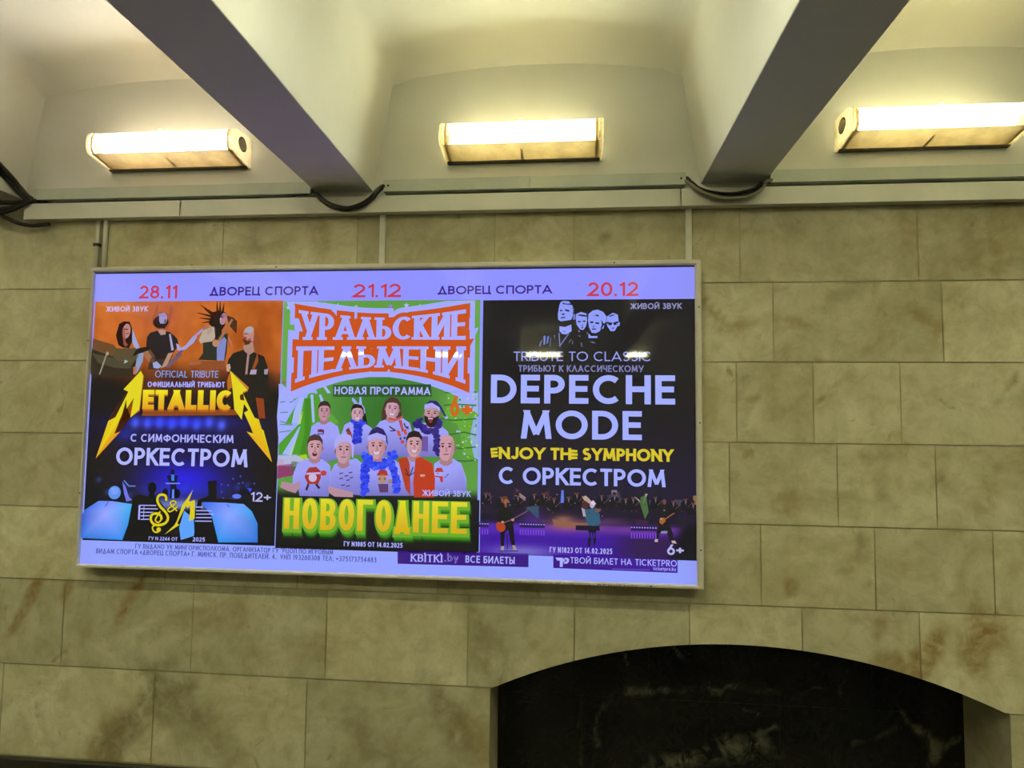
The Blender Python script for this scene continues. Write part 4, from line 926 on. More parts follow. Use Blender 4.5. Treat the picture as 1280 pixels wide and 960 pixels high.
p.poly([(-337.4, 97.9), (-311.2, 98.0), (-270.1, 132.9), (-237.6, 133.1), (-236.4, 98.5), (-259.1, 98.4), (-268.2, 76.3)], '9aa8f6'); p.up()
for q in ([(-292.8, 82.4), (-276.4, 79.4), (-294.1, -21.0), (-323.4, -19.7), (-315.3, 28.9)], [(-252.4, 92.1), (-241.1, 92.2), (-231.1, -14.0), (-240.8, -14.1)], [(-218.4, 92.4), (-210.3, 92.4), (-196.5, 65.9), (-209.3, 62.7)], [(-293.6, -33.5), (-287.3, -30.3), (-319.1, -139.7), (-356.6, -137.2)], [(-198.7, 133.3), (-171.7, 99.0), (-184.6, 97.3), (-208.3, 130.1)]): p.poly(q, 'a2b4f4')
for q in ([(-279.6, 29.2), (-287.6, -20.9), (-300.6, -21.0)], [(-302.0, -74.1), (-319.1, -139.7), (-330.5, -139.9)], [(-295.3, 13.4), (-284.4, 29.2), (-291.4, -5.3)]): p.poly(q, 'b8d070')
p.poly([(-176.0, 30.2), (-132.8, -16.0), (-174.4, -22.7), (-194.4, -1.2)], '5aa03a'); p.poly([(-274.7, 76.3), (-248.8, 79.6), (-244.9, -135.5), (-286.8, -136.1), (-270.2, -55.0)], '3e861e')
p.up(); 
for q in ([(-372.0, 61.4), (-352.5, 64.7)], [(-370.6, 22.1), (-339.6, 24.0)], [(-368.9, -23.4), (-320.0, -24.4)], [(-371.1, -53.2), (-325.7, -46.3)], [(-369.3, -12.4), (-336.5, -18.3)], [(-334.4, 61.7), (-319.9, 66.5)]): p.line(q, 4, '5a8a78')
p.poly([(-372.6, -143.7), (-293.1, -142.4), (-266.7, -157.5), (-266.0, -179.2), (-285.2, -182.6), (-376.1, -181.1)], 'b0b4d8'); p.poly([(-293.1, -142.4), (-261.0, -135.7), (-253.9, -154.2), (-289.3, -157.9)], 'a8c820'); p.poly([(-370.6, -156.1), (-347.7, -158.9), (-353.2, -186.9), (-375.9, -187.3)], 'c04a70'); p.poly([(-372.2, -179.1), (-308.6, -171.6), (-307.0, -216.4), (-373.6, -230.5)], '8a3868')
p.poly([(-315.6, -162.1), (-261.7, -170.8), (-300.7, -203.5), (-328.0, -191.2)], '3c6a2c')
p.up(); p.poly([(266.8, 108.1), (397.0, 118.1), (403.9, -137.3), (354.6, -126.0), (321.9, -17.0), (265.5, 12.9), (289.3, 74.4)], '62a43a'); p.up()
p.poly([(323.1, 96.2), (397.1, 108.9), (398.4, 23.4), (370.4, 44.5), (320.8, 47.1)], '9ab0ea'); p.poly([(383.2, 14.1), (400.1, 14.3), (402.5, -146.4), (385.5, -137.6), (368.9, -59.1)], '8eacd8'); p.up()
for q in ([(270.1, 102.0), (319.8, 106.9), (394.1, 105.9)], [(256.3, 6.7), (303.0, -0.4), (392.5, 6.6)], [(267.8, 55.9), (320.6, 59.4), (391.8, 56.3)], [(291.6, -54.0), (347.1, -44.1), (393.5, -54.2)], [(301.8, -102.5), (338.9, -105.0), (391.1, -98.2)], [(311.9, -149.4), (355.0, -151.7), (397.9, -146.4)]): p.line(q, 5, '2a6a2c')
rnd = random.Random(8)
for k in range(70):
    x, y = rnd.uniform(840, 1230), rnd.uniform(100, 930)
    if x < 980 and y > 480: continue
    q = [(4.6, 134.4), (324.5, -168.8)]; u = q[0][0] + (q[1][0] - q[0][0]) * x / 1000; v = q[0][1] + (q[1][1] - q[0][1]) * y / 1000
    p.ell((u, v), rnd.uniform(2, 5), rnd.uniform(2, 5), rnd.choice(['b8d850', '8cc030', 'c4d8a0', 'a8b8e8', '3a7a24', '7ab840']), n=7)
p.build('tree_picture', show, 'pale paper trees, light rays and a striped green fir')
p = Print(9)     # stars along the top edge
def star(c, r, col): p.poly([(c[0] + (r if k % 2 == 0 else r * .42) * math.sin(k * math.pi / 5), c[1] + (r if k % 2 == 0 else r * .42) * math.cos(k * math.pi / 5)) for k in range(10)], col)
for q, r, c in (((-352.2, 429.9), 11, 'a8b4f0'), ((-153.7, 435.3), 12, 'b4c0f0'), ((-81.8, 432.3), 9, '9cc0b0'), ((53.3, 432.7), 12, '8a7ad8'), ((116.0, 435.6), 12, 'b4b8f4'), ((168.7, 432.0), 11, '9ccca0'), ((227.6, 432.9), 11, 'a4c4c0'), ((374.2, 408.1), 11, '7a6ad0'), ((-358.8, 138.6), 10, 'a05070'), ((368.6, 273.2), 6, 'a8b0f0')): star(q, r, c)
p.build('star_picture', show, 'small stars on the green edge')
# title in slab letters, drawn three times: pale glow, orange outline, pale letters
T0, T1 = (-301.2, 306.4), (346.7, 390.7)
B0, B1 = (-307.1, 197.6), (340.9, 278.2)
def warp_up(q):      # upper row: the cap line rises towards both ends
    s = (q[0] - T0[0]) / (T1[0] - T0[0]); k = (q[1] - T0[1]) / (T1[1] - T0[1]); h = T1[1] - T0[1]
    a = 2 * s - 1; lift = h * (.36 * abs(a) ** 1.6 - .02); drop = -h * (.02 + .02 * abs(a))
    return (max(-364, min(396, q[0])), min(453, T0[1] + drop + k * (h + lift - drop)))
def warp_dn(q):      # lower row: the base line sinks towards both ends
    s = (q[0] - B0[0]) / (B1[0] - B0[0]); k = (q[1] - B0[1]) / (B1[1] - B0[1]); h = B1[1] - B0[1]
    a = 2 * s - 1; sink = h * (.72 * abs(a) ** 1.9)
    return (max(-364, min(396, q[0])), B0[1] - sink + k * (h + sink))
p = Print(11)
for e, c in ((34, 'a0a6fa'), (15.5, 'c4521e'), (0, 'a6a8ff')):
    kw = dict(wy=.13, serif=1.75, gap=.06, e=e)
    p.text('УРАЛЬСКИЕ', T0, T1, .27, c, warp=warp_up, **kw); p.text('ПЕЛЬМЕНИ', B0, B1, .27, c, warp=warp_dn, **kw)
    if e == 15.5: p.poly([(-287.9, 401.8), (-212.7, 381.6), (316.1, 398.7), (306.5, 205.9), (189.8, 205.6), (-7.1, 205.1), (-240.3, 191.4), (-274.0, 191.3)], c)
    p.up(2)
p.build('title_lettering', show, 'pale slab letters on a wavy orange ground')
p = Print(18); p.poly([(-163.2, 130.2), (217.3, 134.3), (221.5, 88.3), (-163.1, 84.2)], ['2c5a2c', '244a24', '244a24', '2c5a2c']); p.up()
p.text('НОВАЯ ПРОГРАММА', (-157.4, 94.3), (215.9, 123.4), .19, 'a9aef8'); p.build('caption_lettering', show, 'pale caption under the orange title')
# nine people
SH = '9c9ef4'; SH2 = '8a8ae6'
def person(name, label, layer, c, w, h, skin, hair, body, shirt=SH, style='short', beard=None, hat=None, mouth='smile', extra=None, tilt=0):
    """c = middle of the face, w/h = half width and height of the head, body = outline of the shirt"""
    p = Print(layer); w *= 1.1; h *= 1.1
    P = lambda x, y: (c[0] + w * (x * math.cos(tilt) - y * math.sin(tilt)), c[1] + h * (x * math.sin(tilt) * w / h + y * math.cos(tilt)))
    dk = mixhex(skin, '3a1820', .45)
    if style == 'long': p.poly([P(*q) for q in ((-1.3, -1.6), (-1.5, -.4), (-1.2, .7), (-.5, 1.25), (.4, 1.25), (1.15, .7), (1.4, -.5), (1.3, -1.3), (.6, -1.2), (-.6, -1.3))], hair)
    if style == 'tail': p.poly([P(*q) for q in ((.3, 1.1), (1.2, .6), (1.6, -.6), (1.9, -1.6), (1.3, -1.5), (.9, -.5))], hair)
    lo = min(q[1] for q in body); hi = max(q[1] for q in body)
    p.up(); p.poly(body, [mixhex(shirt, '6660b4', .75 * sm(.45, 0, (q[1] - lo) / (hi - lo))) for q in body])
    p.up(); p.poly([P(-.62, -.5), P(.62, -.5), P(.75, -1.2), P(.2, -1.42), P(-.3, -1.42), P(-.75, -1.2)], mixhex(skin, '4a2228', .25))
    p.up(); p.ell(P(-.98, -.05), w * .17, h * .2, dk); p.ell(P(.98, -.05), w * .17, h * .2, dk)
    p.up(); p.poly([P(*q) for q in ((-.92, .45), (-.96, -.1), (-.86, -.5), (-.55, -.88), (-.2, -1.02), (.2, -1.02), (.55, -.88), (.86, -.5), (.96, -.1), (.92, .45), (.7, .85), (.3, 1.03), (-.3, 1.03), (-.7, .85))], skin)
    p.up(); p.poly([P(*q) for q in ((.5, .7), (.92, .45), (.96, -.1), (.86, -.5), (.55, -.88), (.2, -1.02), (.45, -.6), (.62, 0))], mixhex(skin, '5a2a30', .16))
    p.poly([P(-.06, .1), P(.1, .1), P(.2, -.3), P(-.12, -.32)], mixhex(skin, '6a2c30', .25))
    if hair and style in ('short', 'long', 'tail'): p.poly([P(*q) for q in ((-1.02, .1), (-1.06, .6), (-.75, 1.08), (-.1, 1.28), (.6, 1.15), (1.02, .7), (1.04, .1), (.9, .45), (.6, .68), (-.1, .72), (-.7, .62), (-.92, .4))], hair)
    p.up()
    for s in (-1, 1):
        p.line([P(s * .22, .36), P(s * .6, .31)], h * .09, mixhex(hair or '5a3a34', '2a1416', .4)); p.ell(P(s * .4, .12), w * .15, h * .08, '2c161c')
    if beard:
        p.poly([P(*q) for q in ((-.95, -.1), (-.7, -.2), (-.4, -.32), (0, -.28), (.4, -.32), (.7, -.2), (.95, -.1), (.9, -.7), (.5, -1.25), (0, -1.4), (-.5, -1.25), (-.9, -.7))], beard)
    p.up()
    if mouth == 'smile': p.poly([P(-.46, -.38), P(0, -.46), P(.46, -.36), P(.26, -.66), P(-.24, -.67)], 'd6c4d8'); p.line([P(-.5, -.36), P(-.25, -.66), P(.25, -.66), P(.5, -.34)], h * .06, '8a3a40')
    elif mouth == 'open': p.ell(P(0, -.55), w * .34, h * .22, '5a1820'); p.ell(P(0, -.46), w * .26, h * .07, 'd0c0d8')
    else: p.line([P(-.3, -.52), P(.3, -.5)], h * .09, '8a4848')
    if hat == 'santa':
        p.poly([P(*q) for q in ((-1.1, .5), (-1.05, .95), (0, 1.2), (1.05, .95), (1.15, .5), (.6, .62), (0, .68), (-.6, .62))], 'a4a4f0')
        p.poly([P(*q) for q in ((-1.02, .95), (-.7, 1.4), (0, 1.72), (.7, 1.5), (1.15, .95), (1.3, .1), (1.05, .5), (.98, .95), (0, 1.2))], '2c1a66')
    if hat == 'tail':
        p.poly([P(*q) for q in ((-1.0, .55), (-.95, 1.05), (0, 1.25), (1.0, .8), (1.05, .3), (.5, .7), (-.2, .75))], 'a4a4f0')
        p.poly([P(*q) for q in ((-.85, 1.1), (-.3, 1.5), (.6, 1.45), (1.2, .9), (1.9, -.2), (1.75, -.35), (1.0, .75), (0, 1.25))], '2c1a66'); p.ell(P(1.88, -.32), w * .22, h * .16, 'a4b0e8')
    if hat == 'cap': p.poly([P(*q) for q in ((-1.15, .0), (-1.2, .7), (-.8, 1.2), (0, 1.45), (.8, 1.25), (1.25, .6), (1.2, -.6), (1.02, -.5), (.95, .4), (.5, .75), (-.4, .7), (-.95, .3))], 'aaa6f2')
    if hat == 'ears':
        p.poly([P(*q) for q in ((-.9, 1.9), (-.5, 1.7), (.05, 1.2), (-.5, 1.15), (-1.0, 1.6))], '9aa2ee'); p.poly([P(*q) for q in ((.25, 1.1), (.3, 1.9), (.6, 2.0), (.75, 1.2), (.5, 1.05))], '9aa2ee')
        p.line([P(-.1, 1.22), P(.6, 1.2), P(1.1, .7), P(1.25, .1)], w * .18, 'a2a8f0')
    p.up()
    if extra: extra(p, P)
    p.build(name, show, label)
def boa(q, w, c0, c1, seed):
    def f(p, P):
        r = random.Random(seed)
        for a, b in zip(q, q[1:]):
            n = max(2, int(math.hypot(b[0] - a[0], b[1] - a[1]) / 4))
            for k in range(n):
                t = k / n
                for _ in range(3):
                    p.up(.25); p.ell((a[0] + (b[0] - a[0]) * t + r.uniform(-w, w) * .7, a[1] + (b[1] - a[1]) * t + r.uniform(-w, w) * .5), w * .5, w * .45, mixhex(c0, c1, r.random()), n=8)
    return f
RD = 'b03024'
def x1(p, P): p.poly([(-218.9, -41.9), (-206.1, -38.7), (-193.1, -41.6), (-192.6, -57.1), (-202.5, -51.0), (-217.0, -51.2)], '6a2c50'); p.line([(-220.0, -57.5), (-194.2, -57.8)], 3.5, '54305c'); p.ell((-213.5, -58.0), 3, 3, '302048', n=8)
person('person_picture', 'man in pale shirt, back row left end', 19, (-194.7, 26.4), 7.4*2.9, 10.6*2.9, 'bb8c9c', '3a2420', [(-251.6, -74.2), (-243.1, -29.0), (-220.2, -12.6), (-193.2, -18.8), (-170.2, -10.1), (-139.7, -27.8), (-128.6, -66.2), (-132.7, -149.4), (-175.4, -162.9), (-242.3, -151.2)], mouth='flat', beard=None, extra=x1)
def x2(p, P):
    p.poly([(-108.1, -40.6), (-97.1, -31.1), (-85.3, -52.7), (-79.7, -80.4), (-89.4, -77.5), (-99.5, -59.0)], '8c3c3c'); p.ell((-96.3, -60.5), 9, 9, RD); p.line([(-106.3, -46.7), (-93.7, -40.4)], 4, '1c1638')
    boa([(-78.5, -10.8), (-59.1, -21.4), (-37.0, -13.4)], 12, '1a30d8', '3a50f0', 3)(p, P); boa([(-59.3, -12.1), (-61.4, -52.4), (-63.4, -95.6)], 17, '1422b8', '3a50f0', 4)(p, P)
person('person_picture', 'woman with white rabbit ears and blue feather boa', 19, (-64.8, 19.3), 7.2*2.9, 10.4*2.9, 'c69cab', '1c1418', [(-125.5, -59.7), (-113.3, -21.1), (-87.2, -7.9), (-40.9, -10.6), (-7.4, -32.6), (0.4, -77.2), (-24.3, -134.9), (-116.5, -136.4)], style='tail', hat='ears', extra=x2)
def x3(p, P):
    p.up(); p.poly([(58.5, 10.8), (84.0, 1.8), (112.1, 16.0), (110.7, 5.2), (87.3, -4.3), (58.8, -1.5)], 'c05048'); p.poly([(95.1, -1.2), (107.7, -1.0), (118.2, -43.9), (110.4, -47.1)], 'b04a44')
    p.up(); p.line([(61.0, -26.2), (85.1, -41.3)], 5, '2c1a3c'); p.line([(64.6, -43.1), (85.1, -41.3)], 4, '2c1a3c'); p.line([(117.5, -13.2), (122.5, -25.5), (135.2, -34.5)], 5, '2c1a3c'); p.line([(122.5, -28.5), (135.1, -26.9)], 4, '2c1a3c')
    p.poly([(88.2, -41.2), (100.8, -41.1), (107.6, -62.5), (96.6, -62.6)], 'c4522c'); p.poly([(114.8, -34.8), (125.8, -34.6), (131.0, -56.1), (120.0, -56.2)], 'c4522c'); p.ell((112.8, -83.3), 7, 7, 'c04438'); p.ell((105.3, -71.1), 4, 5, '2a2a90'); p.ell((120.9, -68.5), 5, 4, '28206c')
person('person_picture', 'long-haired person with red scarf, back row', 19, (70.9, 38.5), 8.4*2.9, 11.4*2.9, 'c498ac', '4a2c28', [(5.8, -32.5), (24.8, -6.7), (57.3, 3.2), (109.5, 7.0), (139.2, -11.8), (149.8, -49.8), (151.8, -138.4), (15.1, -140.6)], style='long', extra=x3, tilt=-.12)
def x4(p, P):
    boa([(166.1, -12.7), (185.2, -24.7), (204.2, -39.8), (229.2, -42.6), (244.5, -27.1), (250.3, -2.6)], 15, '22146a', '3c2a98', 7)(p, P); boa([(240.0, -36.3), (244.0, -79.0), (243.4, -127.7)], 13, '22146a', '3a2a90', 9)(p, P); boa([(178.4, -0.3), (163.3, -28.1)], 13, '22146a', '3a2a90', 5)(p, P)
    p.up(); p.ell((225.4, -8.9), 15, 19, '1e0e14'); p.up(); p.poly([(209.6, 4.7), (228.3, 4.9), (225.4, -8.9), (216.1, -12.1)], '8a2c34'); p.line([(209.6, 5.0), (228.3, 5.2)], 4, 'd0c4e0'); p.poly([(189.1, -61.4), (210.9, -61.1), (212.1, -119.1), (187.1, -116.4)], '6a50a0')
person('person_picture', 'bearded man in dark cap with white band, back row right end', 19, (222.8, 20.9), 9.2*2.9, 11*2.9, 'bd8f9c', None, [(152.9, -43.4), (168.5, -11.5), (194.4, -11.2), (252.6, -16.9), (285.2, -41.8), (292.1, -66.9), (267.7, -136.5), (164.7, -138.2)], beard='24121a', hat='tail', mouth='open', extra=x4)
def santa(c, k):
    def f(p, P):
        p.poly([(c[0] + x * k, c[1] + y * k) for x, y in ((-28, 25), (-18, 42), (10, 45), (28, 30), (30, 5), (20, -20), (-20, -20), (-34, 5))], 'a4302c'); p.up()
        p.ell((c[0] - 2 * k, c[1] + 4 * k), 16 * k, 16 * k, 'c8b4d8'); p.line([(c[0] - 28 * k, c[1] + 18 * k), (c[0] + 28 * k, c[1] + 22 * k)], 7 * k, 'b8b0ec'); p.ell((c[0] + 40 * k, c[1] + 22 * k), 12 * k, 10 * k, 'b8402c')
        p.line([(c[0] - 18 * k, c[1] - 20 * k), (c[0] - 26 * k, c[1] - 44 * k)], 9 * k, '2c2038'); p.line([(c[0] + 12 * k, c[1] - 20 * k), (c[0] + 26 * k, c[1] - 36 * k)], 9 * k, '2c2038')
    return f
def x5(p, P):
    p.poly([(-353.1, -239.8), (-305.9, -248.4), (-282.8, -238.4), (-282.0, -260.7), (-297.9, -283.4), (-331.7, -274.5), (-359.0, -262.3)], 'b08698'); p.up(); santa((-229.8, -227.7), 1.0)(p, P)
person('person_picture', 'laughing man with open hand, front row left end', 27, (-227.0, -111.2), 9.2*2.9, 13*2.9, 'c898a4', '4a3030', [(-312.3, -254.9), (-310.3, -216.5), (-295.2, -171.3), (-255.7, -151.4), (-195.6, -153.6), (-165.0, -175.5), (-160.1, -226.4), (-167.9, -296.4), (-280.7, -298.9), (-288.9, -254.5)], mouth='open', extra=x5)
def x6(p, P):
    for q in ((-127.7, -206.7), (-107.6, -215.8), (-91.5, -202.8), (-127.1, -225.8), (-100.5, -231.6), (-119.7, -251.0), (-99.9, -253.8), (-87.6, -221.8)): p.line([q, (q[0] + 14, q[1] + 3)], 4, '4a2a5a')
    p.poly([(-169.3, -252.0), (-125.9, -263.8), (-73.0, -275.4), (-72.4, -294.3), (-144.9, -292.8), (-168.5, -277.4)], 'b48a9c')
person('person_picture', 'man in white knitted cap, front row second from left', 27, (-113.7, -120.4), 10*2.9, 14.6*2.9, 'c296a6', None, [(-169.1, -258.4), (-164.0, -207.4), (-148.6, -172.0), (-115.9, -158.7), (-63.4, -148.3), (-33.1, -173.2), (-30.0, -287.1), (-165.2, -277.3)], hat='cap', mouth='flat', extra=x6)
def x7(p, P):
    boa([(-24.3, -134.9), (-16.9, -166.6), (29.2, -178.4), (67.7, -152.5), (80.1, -126.9)], 19, '1c34e0', '4a64ff', 11)(p, P); boa([(-26.6, -173.1), (-28.5, -223.8), (-26.9, -280.7)], 17, '1428c0', '3a50ff', 12)(p, P); boa([(67.8, -158.8), (91.8, -208.9), (96.6, -271.8)], 16, '1a2cd0', '4a60ff', 13)(p, P)
    p.up(); p.ell((40.1, -222.5), 17, 17, 'b08a70'); p.poly([(17.0, -210.3), (29.4, -187.9), (55.6, -190.6), (62.6, -209.5)], 'a83430'); p.ell((30.3, -222.7), 4, 4, '4a2c28'); p.ell((48.6, -222.3), 4, 4, '4a2c28'); p.poly([(24.3, -241.8), (63.4, -241.0), (64.1, -272.4), (31.6, -273.1)], '5a3a6a'); p.ell((69.6, -231.4), 8, 8, 'a88060')
person('person_picture', 'man in dark violet cap and blue feather boa, front row centre', 30, (14.2, -103.8), 10.6*2.9, 14*2.9, 'c896a4', None, [(-43.1, -287.4), (-45.6, -198.8), (-24.0, -147.6), (28.2, -140.4), (80.5, -145.9), (127.2, -195.6), (129.2, -283.6)], hat='santa', extra=x7)
def x8(p, P):
    p.poly([(96.9, -148.8), (132.4, -138.7), (142.6, -163.8), (148.5, -283.2), (128.6, -258.5), (107.4, -183.4)], 'b03a1c'); p.poly([(164.9, -144.5), (184.1, -137.9), (229.7, -162.3), (240.5, -218.6), (238.6, -287.5), (161.6, -289.2), (157.1, -232.8)], 'b8381a'); p.up()
    p.line([(126.9, -183.0), (140.5, -211.1)], 4, '3a2038'); p.line([(155.9, -176.2), (143.7, -211.1)], 4, '3a2038'); p.line([(124.1, -202.0), (139.1, -208.0)], 3, '3a2038'); p.line([(162.7, -195.0), (148.1, -206.6)], 3, '3a2038'); p.ell((138.0, -244.5), 6, 6, 'b04040'); p.poly([(182.3, -204.0), (201.6, -203.7), (201.7, -210.0), (185.7, -212.1)], 'c8a0a0')
person('person_picture', 'man in orange-red jacket, front row', 27, (158.6, -95.3), 9.4*2.9, 13.6*2.9, 'c99aa6', '231418', [(97.1, -158.3), (132.4, -138.7), (184.1, -137.9), (229.7, -162.3), (241.7, -281.1), (109.8, -284.0)], extra=x8)
def x9(p, P):
    p.ell((252.9, -199.6), 15, 13, 'a8a4f0'); p.up(); p.poly([(238.0, -193.6), (246.1, -177.8), (265.3, -177.4), (272.0, -193.0)], 'b03a34'); p.line([(240.3, -209.2), (269.2, -211.8)], 5, 'b83c34'); p.line([(275.6, -214.8), (291.3, -198.9)], 2.5, '3a2848'); p.poly([(256.4, -212.1), (270.4, -211.8), (270.8, -230.5), (261.8, -230.7)], 'b83c34'); p.ell((249.7, -198.4), 2.5, 2.5, '302030', n=8)
person('person_picture', 'bald man with moustache, front row right end', 27, (280.0, -103.6), 10.4*2.9, 14.6*2.9, 'c896a4', None, [(234.0, -218.7), (236.1, -162.2), (261.5, -146.1), (306.3, -142.2), (338.5, -160.5), (358.5, -216.3), (359.3, -266.1), (238.5, -281.2)], mouth='flat', beard=None, extra=x9)
p = Print(40)    # dark fade below the people and the big green-edged word
def fade(s, t): return mix3(rgb('14101a'), rgb('0b0a10'), t)
p.grid((-368.5, -482.4), (408.8, -293.5), 4, 4, fade); p.up()
N0, N1 = (-339.9, -418.1), (363.1, -302.7)
for dx, dy, e, c in ((8, -24, 10, '17340e'), (7, -20, 6, '2f6a14'), (5, -13, 7, '3f8a1c'), (2, -5, 8, '6aa82a'), (0, 0, 0, ('d0a81a', 'dcd42c'))):
    p.text('НОВОГОДНЕЕ', (N0[0] + dx, N0[1] + dy), (N1[0] + dx, N1[1] + dy), .19, c, wy=.15, gap=.10, e=e, mono=True); p.up()
p.build('title_lettering', show, 'large yellow letters with thick green edges')
lettering('caption_lettering', show, [('ЖИВОЙ ЗВУК', (194.0, -282.4), (375.6, -260.7), .18, PALE)], 50)
lettering('caption_lettering', show, [('ГУ N1085 ОТ 14.02.2025', (-102.7, -475.9), (122.4, -458.1), .19, PALE)], 50)
lettering('age_lettering', show, [('6', (292.2, 14.2), (327.3, 91.0), .17, 'c8641c'), ('+', (336.3, 4.2), (377.5, 79.4), .24, 'c8641c')], 18, 'orange age mark')

# =================================================================== right poster: orchestra tribute on black
def bg_black(s, t):
    n = nz(s * 5, t * 6, 11); c = mix3(rgb('120f16'), rgb('1a1230'), sm(.35, .8, t))
    k = sm(.755, .80, t); c = mix3(c, rgb('140b26'), k)
    c = mix3(c, rgb('2c1240'), .6 * k * max(0, nz(s * 14, t * 22, 3) + .3) * sm(.9, .8, t))
    fl = sm(.868, .885, t); fc = mix3(rgb('4a1e86'), rgb('3a0a9a'), sm(.88, .93, t)); fc = mix3(fc, rgb('5a2cc4'), .7 * gauss(s, t, .2, .90, .3, .02)); fc = mix3(fc, rgb('7a7ac8'), .85 * gauss(s, t, .2, .985, .17, .025))
    fc = mix3(fc, rgb('9a5a70'), .8 * gauss(s, t, .42, .885, .12, .022)); fc = mix3(fc, rgb('2a1634'), sm(.55, .75, s) * .75 * sm(.9, .93, t)); fc = mix3(fc, rgb('8a4a9a'), .6 * gauss(s, t, .75, .892, .22, .016)); fc = mix3(fc, rgb('0e0a16'), sm(.88, .95, s + .4 * (t - .9)))
    c = mix3(c, fc, fl); c = mix3(c, rgb('c08a5a'), .8 * gauss(s, t, .39, .862, .05, .018)); c = mix3(c, rgb('7a4a64'), .7 * gauss(s, t, .45, .868, .14, .012)); c = mix3(c, rgb('6a3a7a'), .6 * gauss(s, t, .6, .862, .1, .012)); c = mix3(c, rgb('5a28a0'), .6 * gauss(s, t, .25, .86, .06, .03))
    return c
p = Print(2); p.grid((411.7, -490.2), (1196.7, 453.2), 76, 96, bg_black)
trib = p.build('concert_poster', box, 'black orchestra tribute poster with four pale heads and a purple stage, right')
BL = '8c9af6'; BK = '15121a'
def stencil(name, label, items):
    p = Print(4)
    for it in items:
        if it is None: p.up(); continue
        kind, q, c = it[:3]
        if kind == 'p': p.poly(q, c)
        elif kind == 'l': p.line(q, it[3], c)
        else: p.ell(q[0], it[3], it[4], c)
    p.build(name, trib, label)
stencil('head_picture', 'first pale head, bare neck with a chain', [('p', [(703.1, 444.3), (712.2, 448.9), (733.4, 447.2), (745.6, 433.3), (751.8, 417.9), (750.4, 396.4), (742.9, 378.0), (727.8, 375.0), (703.6, 372.1), (694.4, 378.3), (692.8, 396.7), (695.7, 418.2), (698.6, 433.6)], BL), ('p', [(699.1, 353.7), (718.8, 350.6), (743.0, 359.7), (744.6, 335.2), (725.1, 323.0), (709.9, 324.6), (699.2, 335.3)], BL), None,
    ('p', [(709.2, 442.8), (724.4, 438.0), (742.6, 439.4), (745.6, 433.3), (727.4, 434.9), (712.3, 436.6)], BK), ('l', [(700.3, 412.0), (709.4, 413.5)], BK, 5), ('l', [(720.0, 415.0), (735.2, 410.3)], BK, 6), ('p', [(706.4, 401.2), (718.5, 401.2), (715.5, 395.0), (708.0, 396.0)], '2a2848'), ('l', [(703.5, 385.0), (720.1, 386.7)], '3a3c78', 5), ('p', [(745.7, 427.1), (753.3, 417.9), (751.8, 405.6), (747.4, 393.4), (748.2, 411.8)], '5a60a8'),
    ('l', [(697.8, 329.2), (701.1, 277.2)], '6c74b8', 4), ('l', [(734.1, 326.0), (701.1, 280.2)], '6c74b8', 4), ('p', [(712.9, 335.3), (718.9, 336.8), (717.5, 330.7)], '3c4070')])
stencil('head_picture', 'second pale head, dark fringe', [('p', [(760.9, 399.4), (779.0, 407.0), (798.6, 400.8), (801.8, 374.7), (797.3, 353.4), (788.3, 339.7), (776.3, 341.2), (762.6, 359.6), (759.5, 384.1)], BL), ('p', [(750.4, 396.4), (757.9, 399.4), (758.0, 378.0), (748.9, 378.0)], '6a74c8'), None, ('p', [(764.0, 394.8), (776.0, 397.8), (798.7, 394.6), (798.7, 388.5), (776.1, 391.7)], BK), ('l', [(767.1, 371.2), (777.7, 370.3)], BK, 5), ('l', [(785.2, 371.7), (795.7, 372.3)], BK, 5), ('p', [(779.2, 358.0), (788.3, 358.0), (783.8, 351.9)], '3a3c70'), ('l', [(779.3, 347.3), (788.3, 347.9)], '3a3c70', 4)])
stencil('head_picture', 'third pale head, light curly hair', [('p', [(806.2, 399.2), (821.2, 411.4), (839.2, 415.8), (860.2, 406.6), (872.3, 389.7), (870.8, 368.4), (857.4, 356.2), (848.4, 334.9), (833.4, 327.3), (818.4, 328.9), (807.9, 350.3), (804.7, 377.8)], BL), ('p', [(806.4, 327.4), (815.5, 316.7), (839.5, 316.7), (839.5, 309.1), (806.5, 309.1)], BL), None, ('p', [(824.3, 391.5), (836.3, 397.5), (845.3, 392.9), (842.3, 388.3), (833.3, 392.9)], '2a2a50'), ('l', [(812.3, 368.0), (824.3, 368.5)], BK, 6), ('l', [(831.8, 365.5), (845.3, 363.9)], BK, 6), ('p', [(819.9, 353.3), (828.9, 354.8), (825.9, 348.7)], '3a3c70'), ('l', [(818.4, 342.6), (833.4, 342.6)], '3a3c78', 5), ('p', [(852.8, 377.6), (863.3, 362.3), (866.3, 365.3), (855.9, 347.1), (849.9, 344.1), (855.8, 359.3)], BK), ('p', [(854.4, 344.0), (864.8, 359.2), (861.9, 344.0)], BL)])
stencil('head_picture', 'fourth pale head, dark-rimmed glasses', [('p', [(873.8, 389.7), (896.2, 403.3), (914.1, 395.6), (917.1, 371.2), (911.1, 350.0), (902.2, 334.8), (887.3, 334.8), (875.3, 353.1), (872.3, 371.4)], BL), ('p', [(915.6, 368.2), (922.5, 366.6), (918.6, 353.0), (913.5, 353.0)], BL), None, ('p', [(879.7, 391.2), (899.2, 397.2), (902.2, 394.1), (884.2, 388.1)], BK), ('l', [(873.8, 366.8), (893.2, 362.2)], BK, 7), ('l', [(897.7, 363.7), (915.6, 368.2)], BK, 7), ('l', [(879.8, 359.2), (890.3, 358.5)], BK, 4), ('l', [(899.2, 359.1), (909.7, 360.6)], BK, 4), ('p', [(890.3, 347.0), (902.2, 348.5), (896.2, 342.4)], '34366a')])
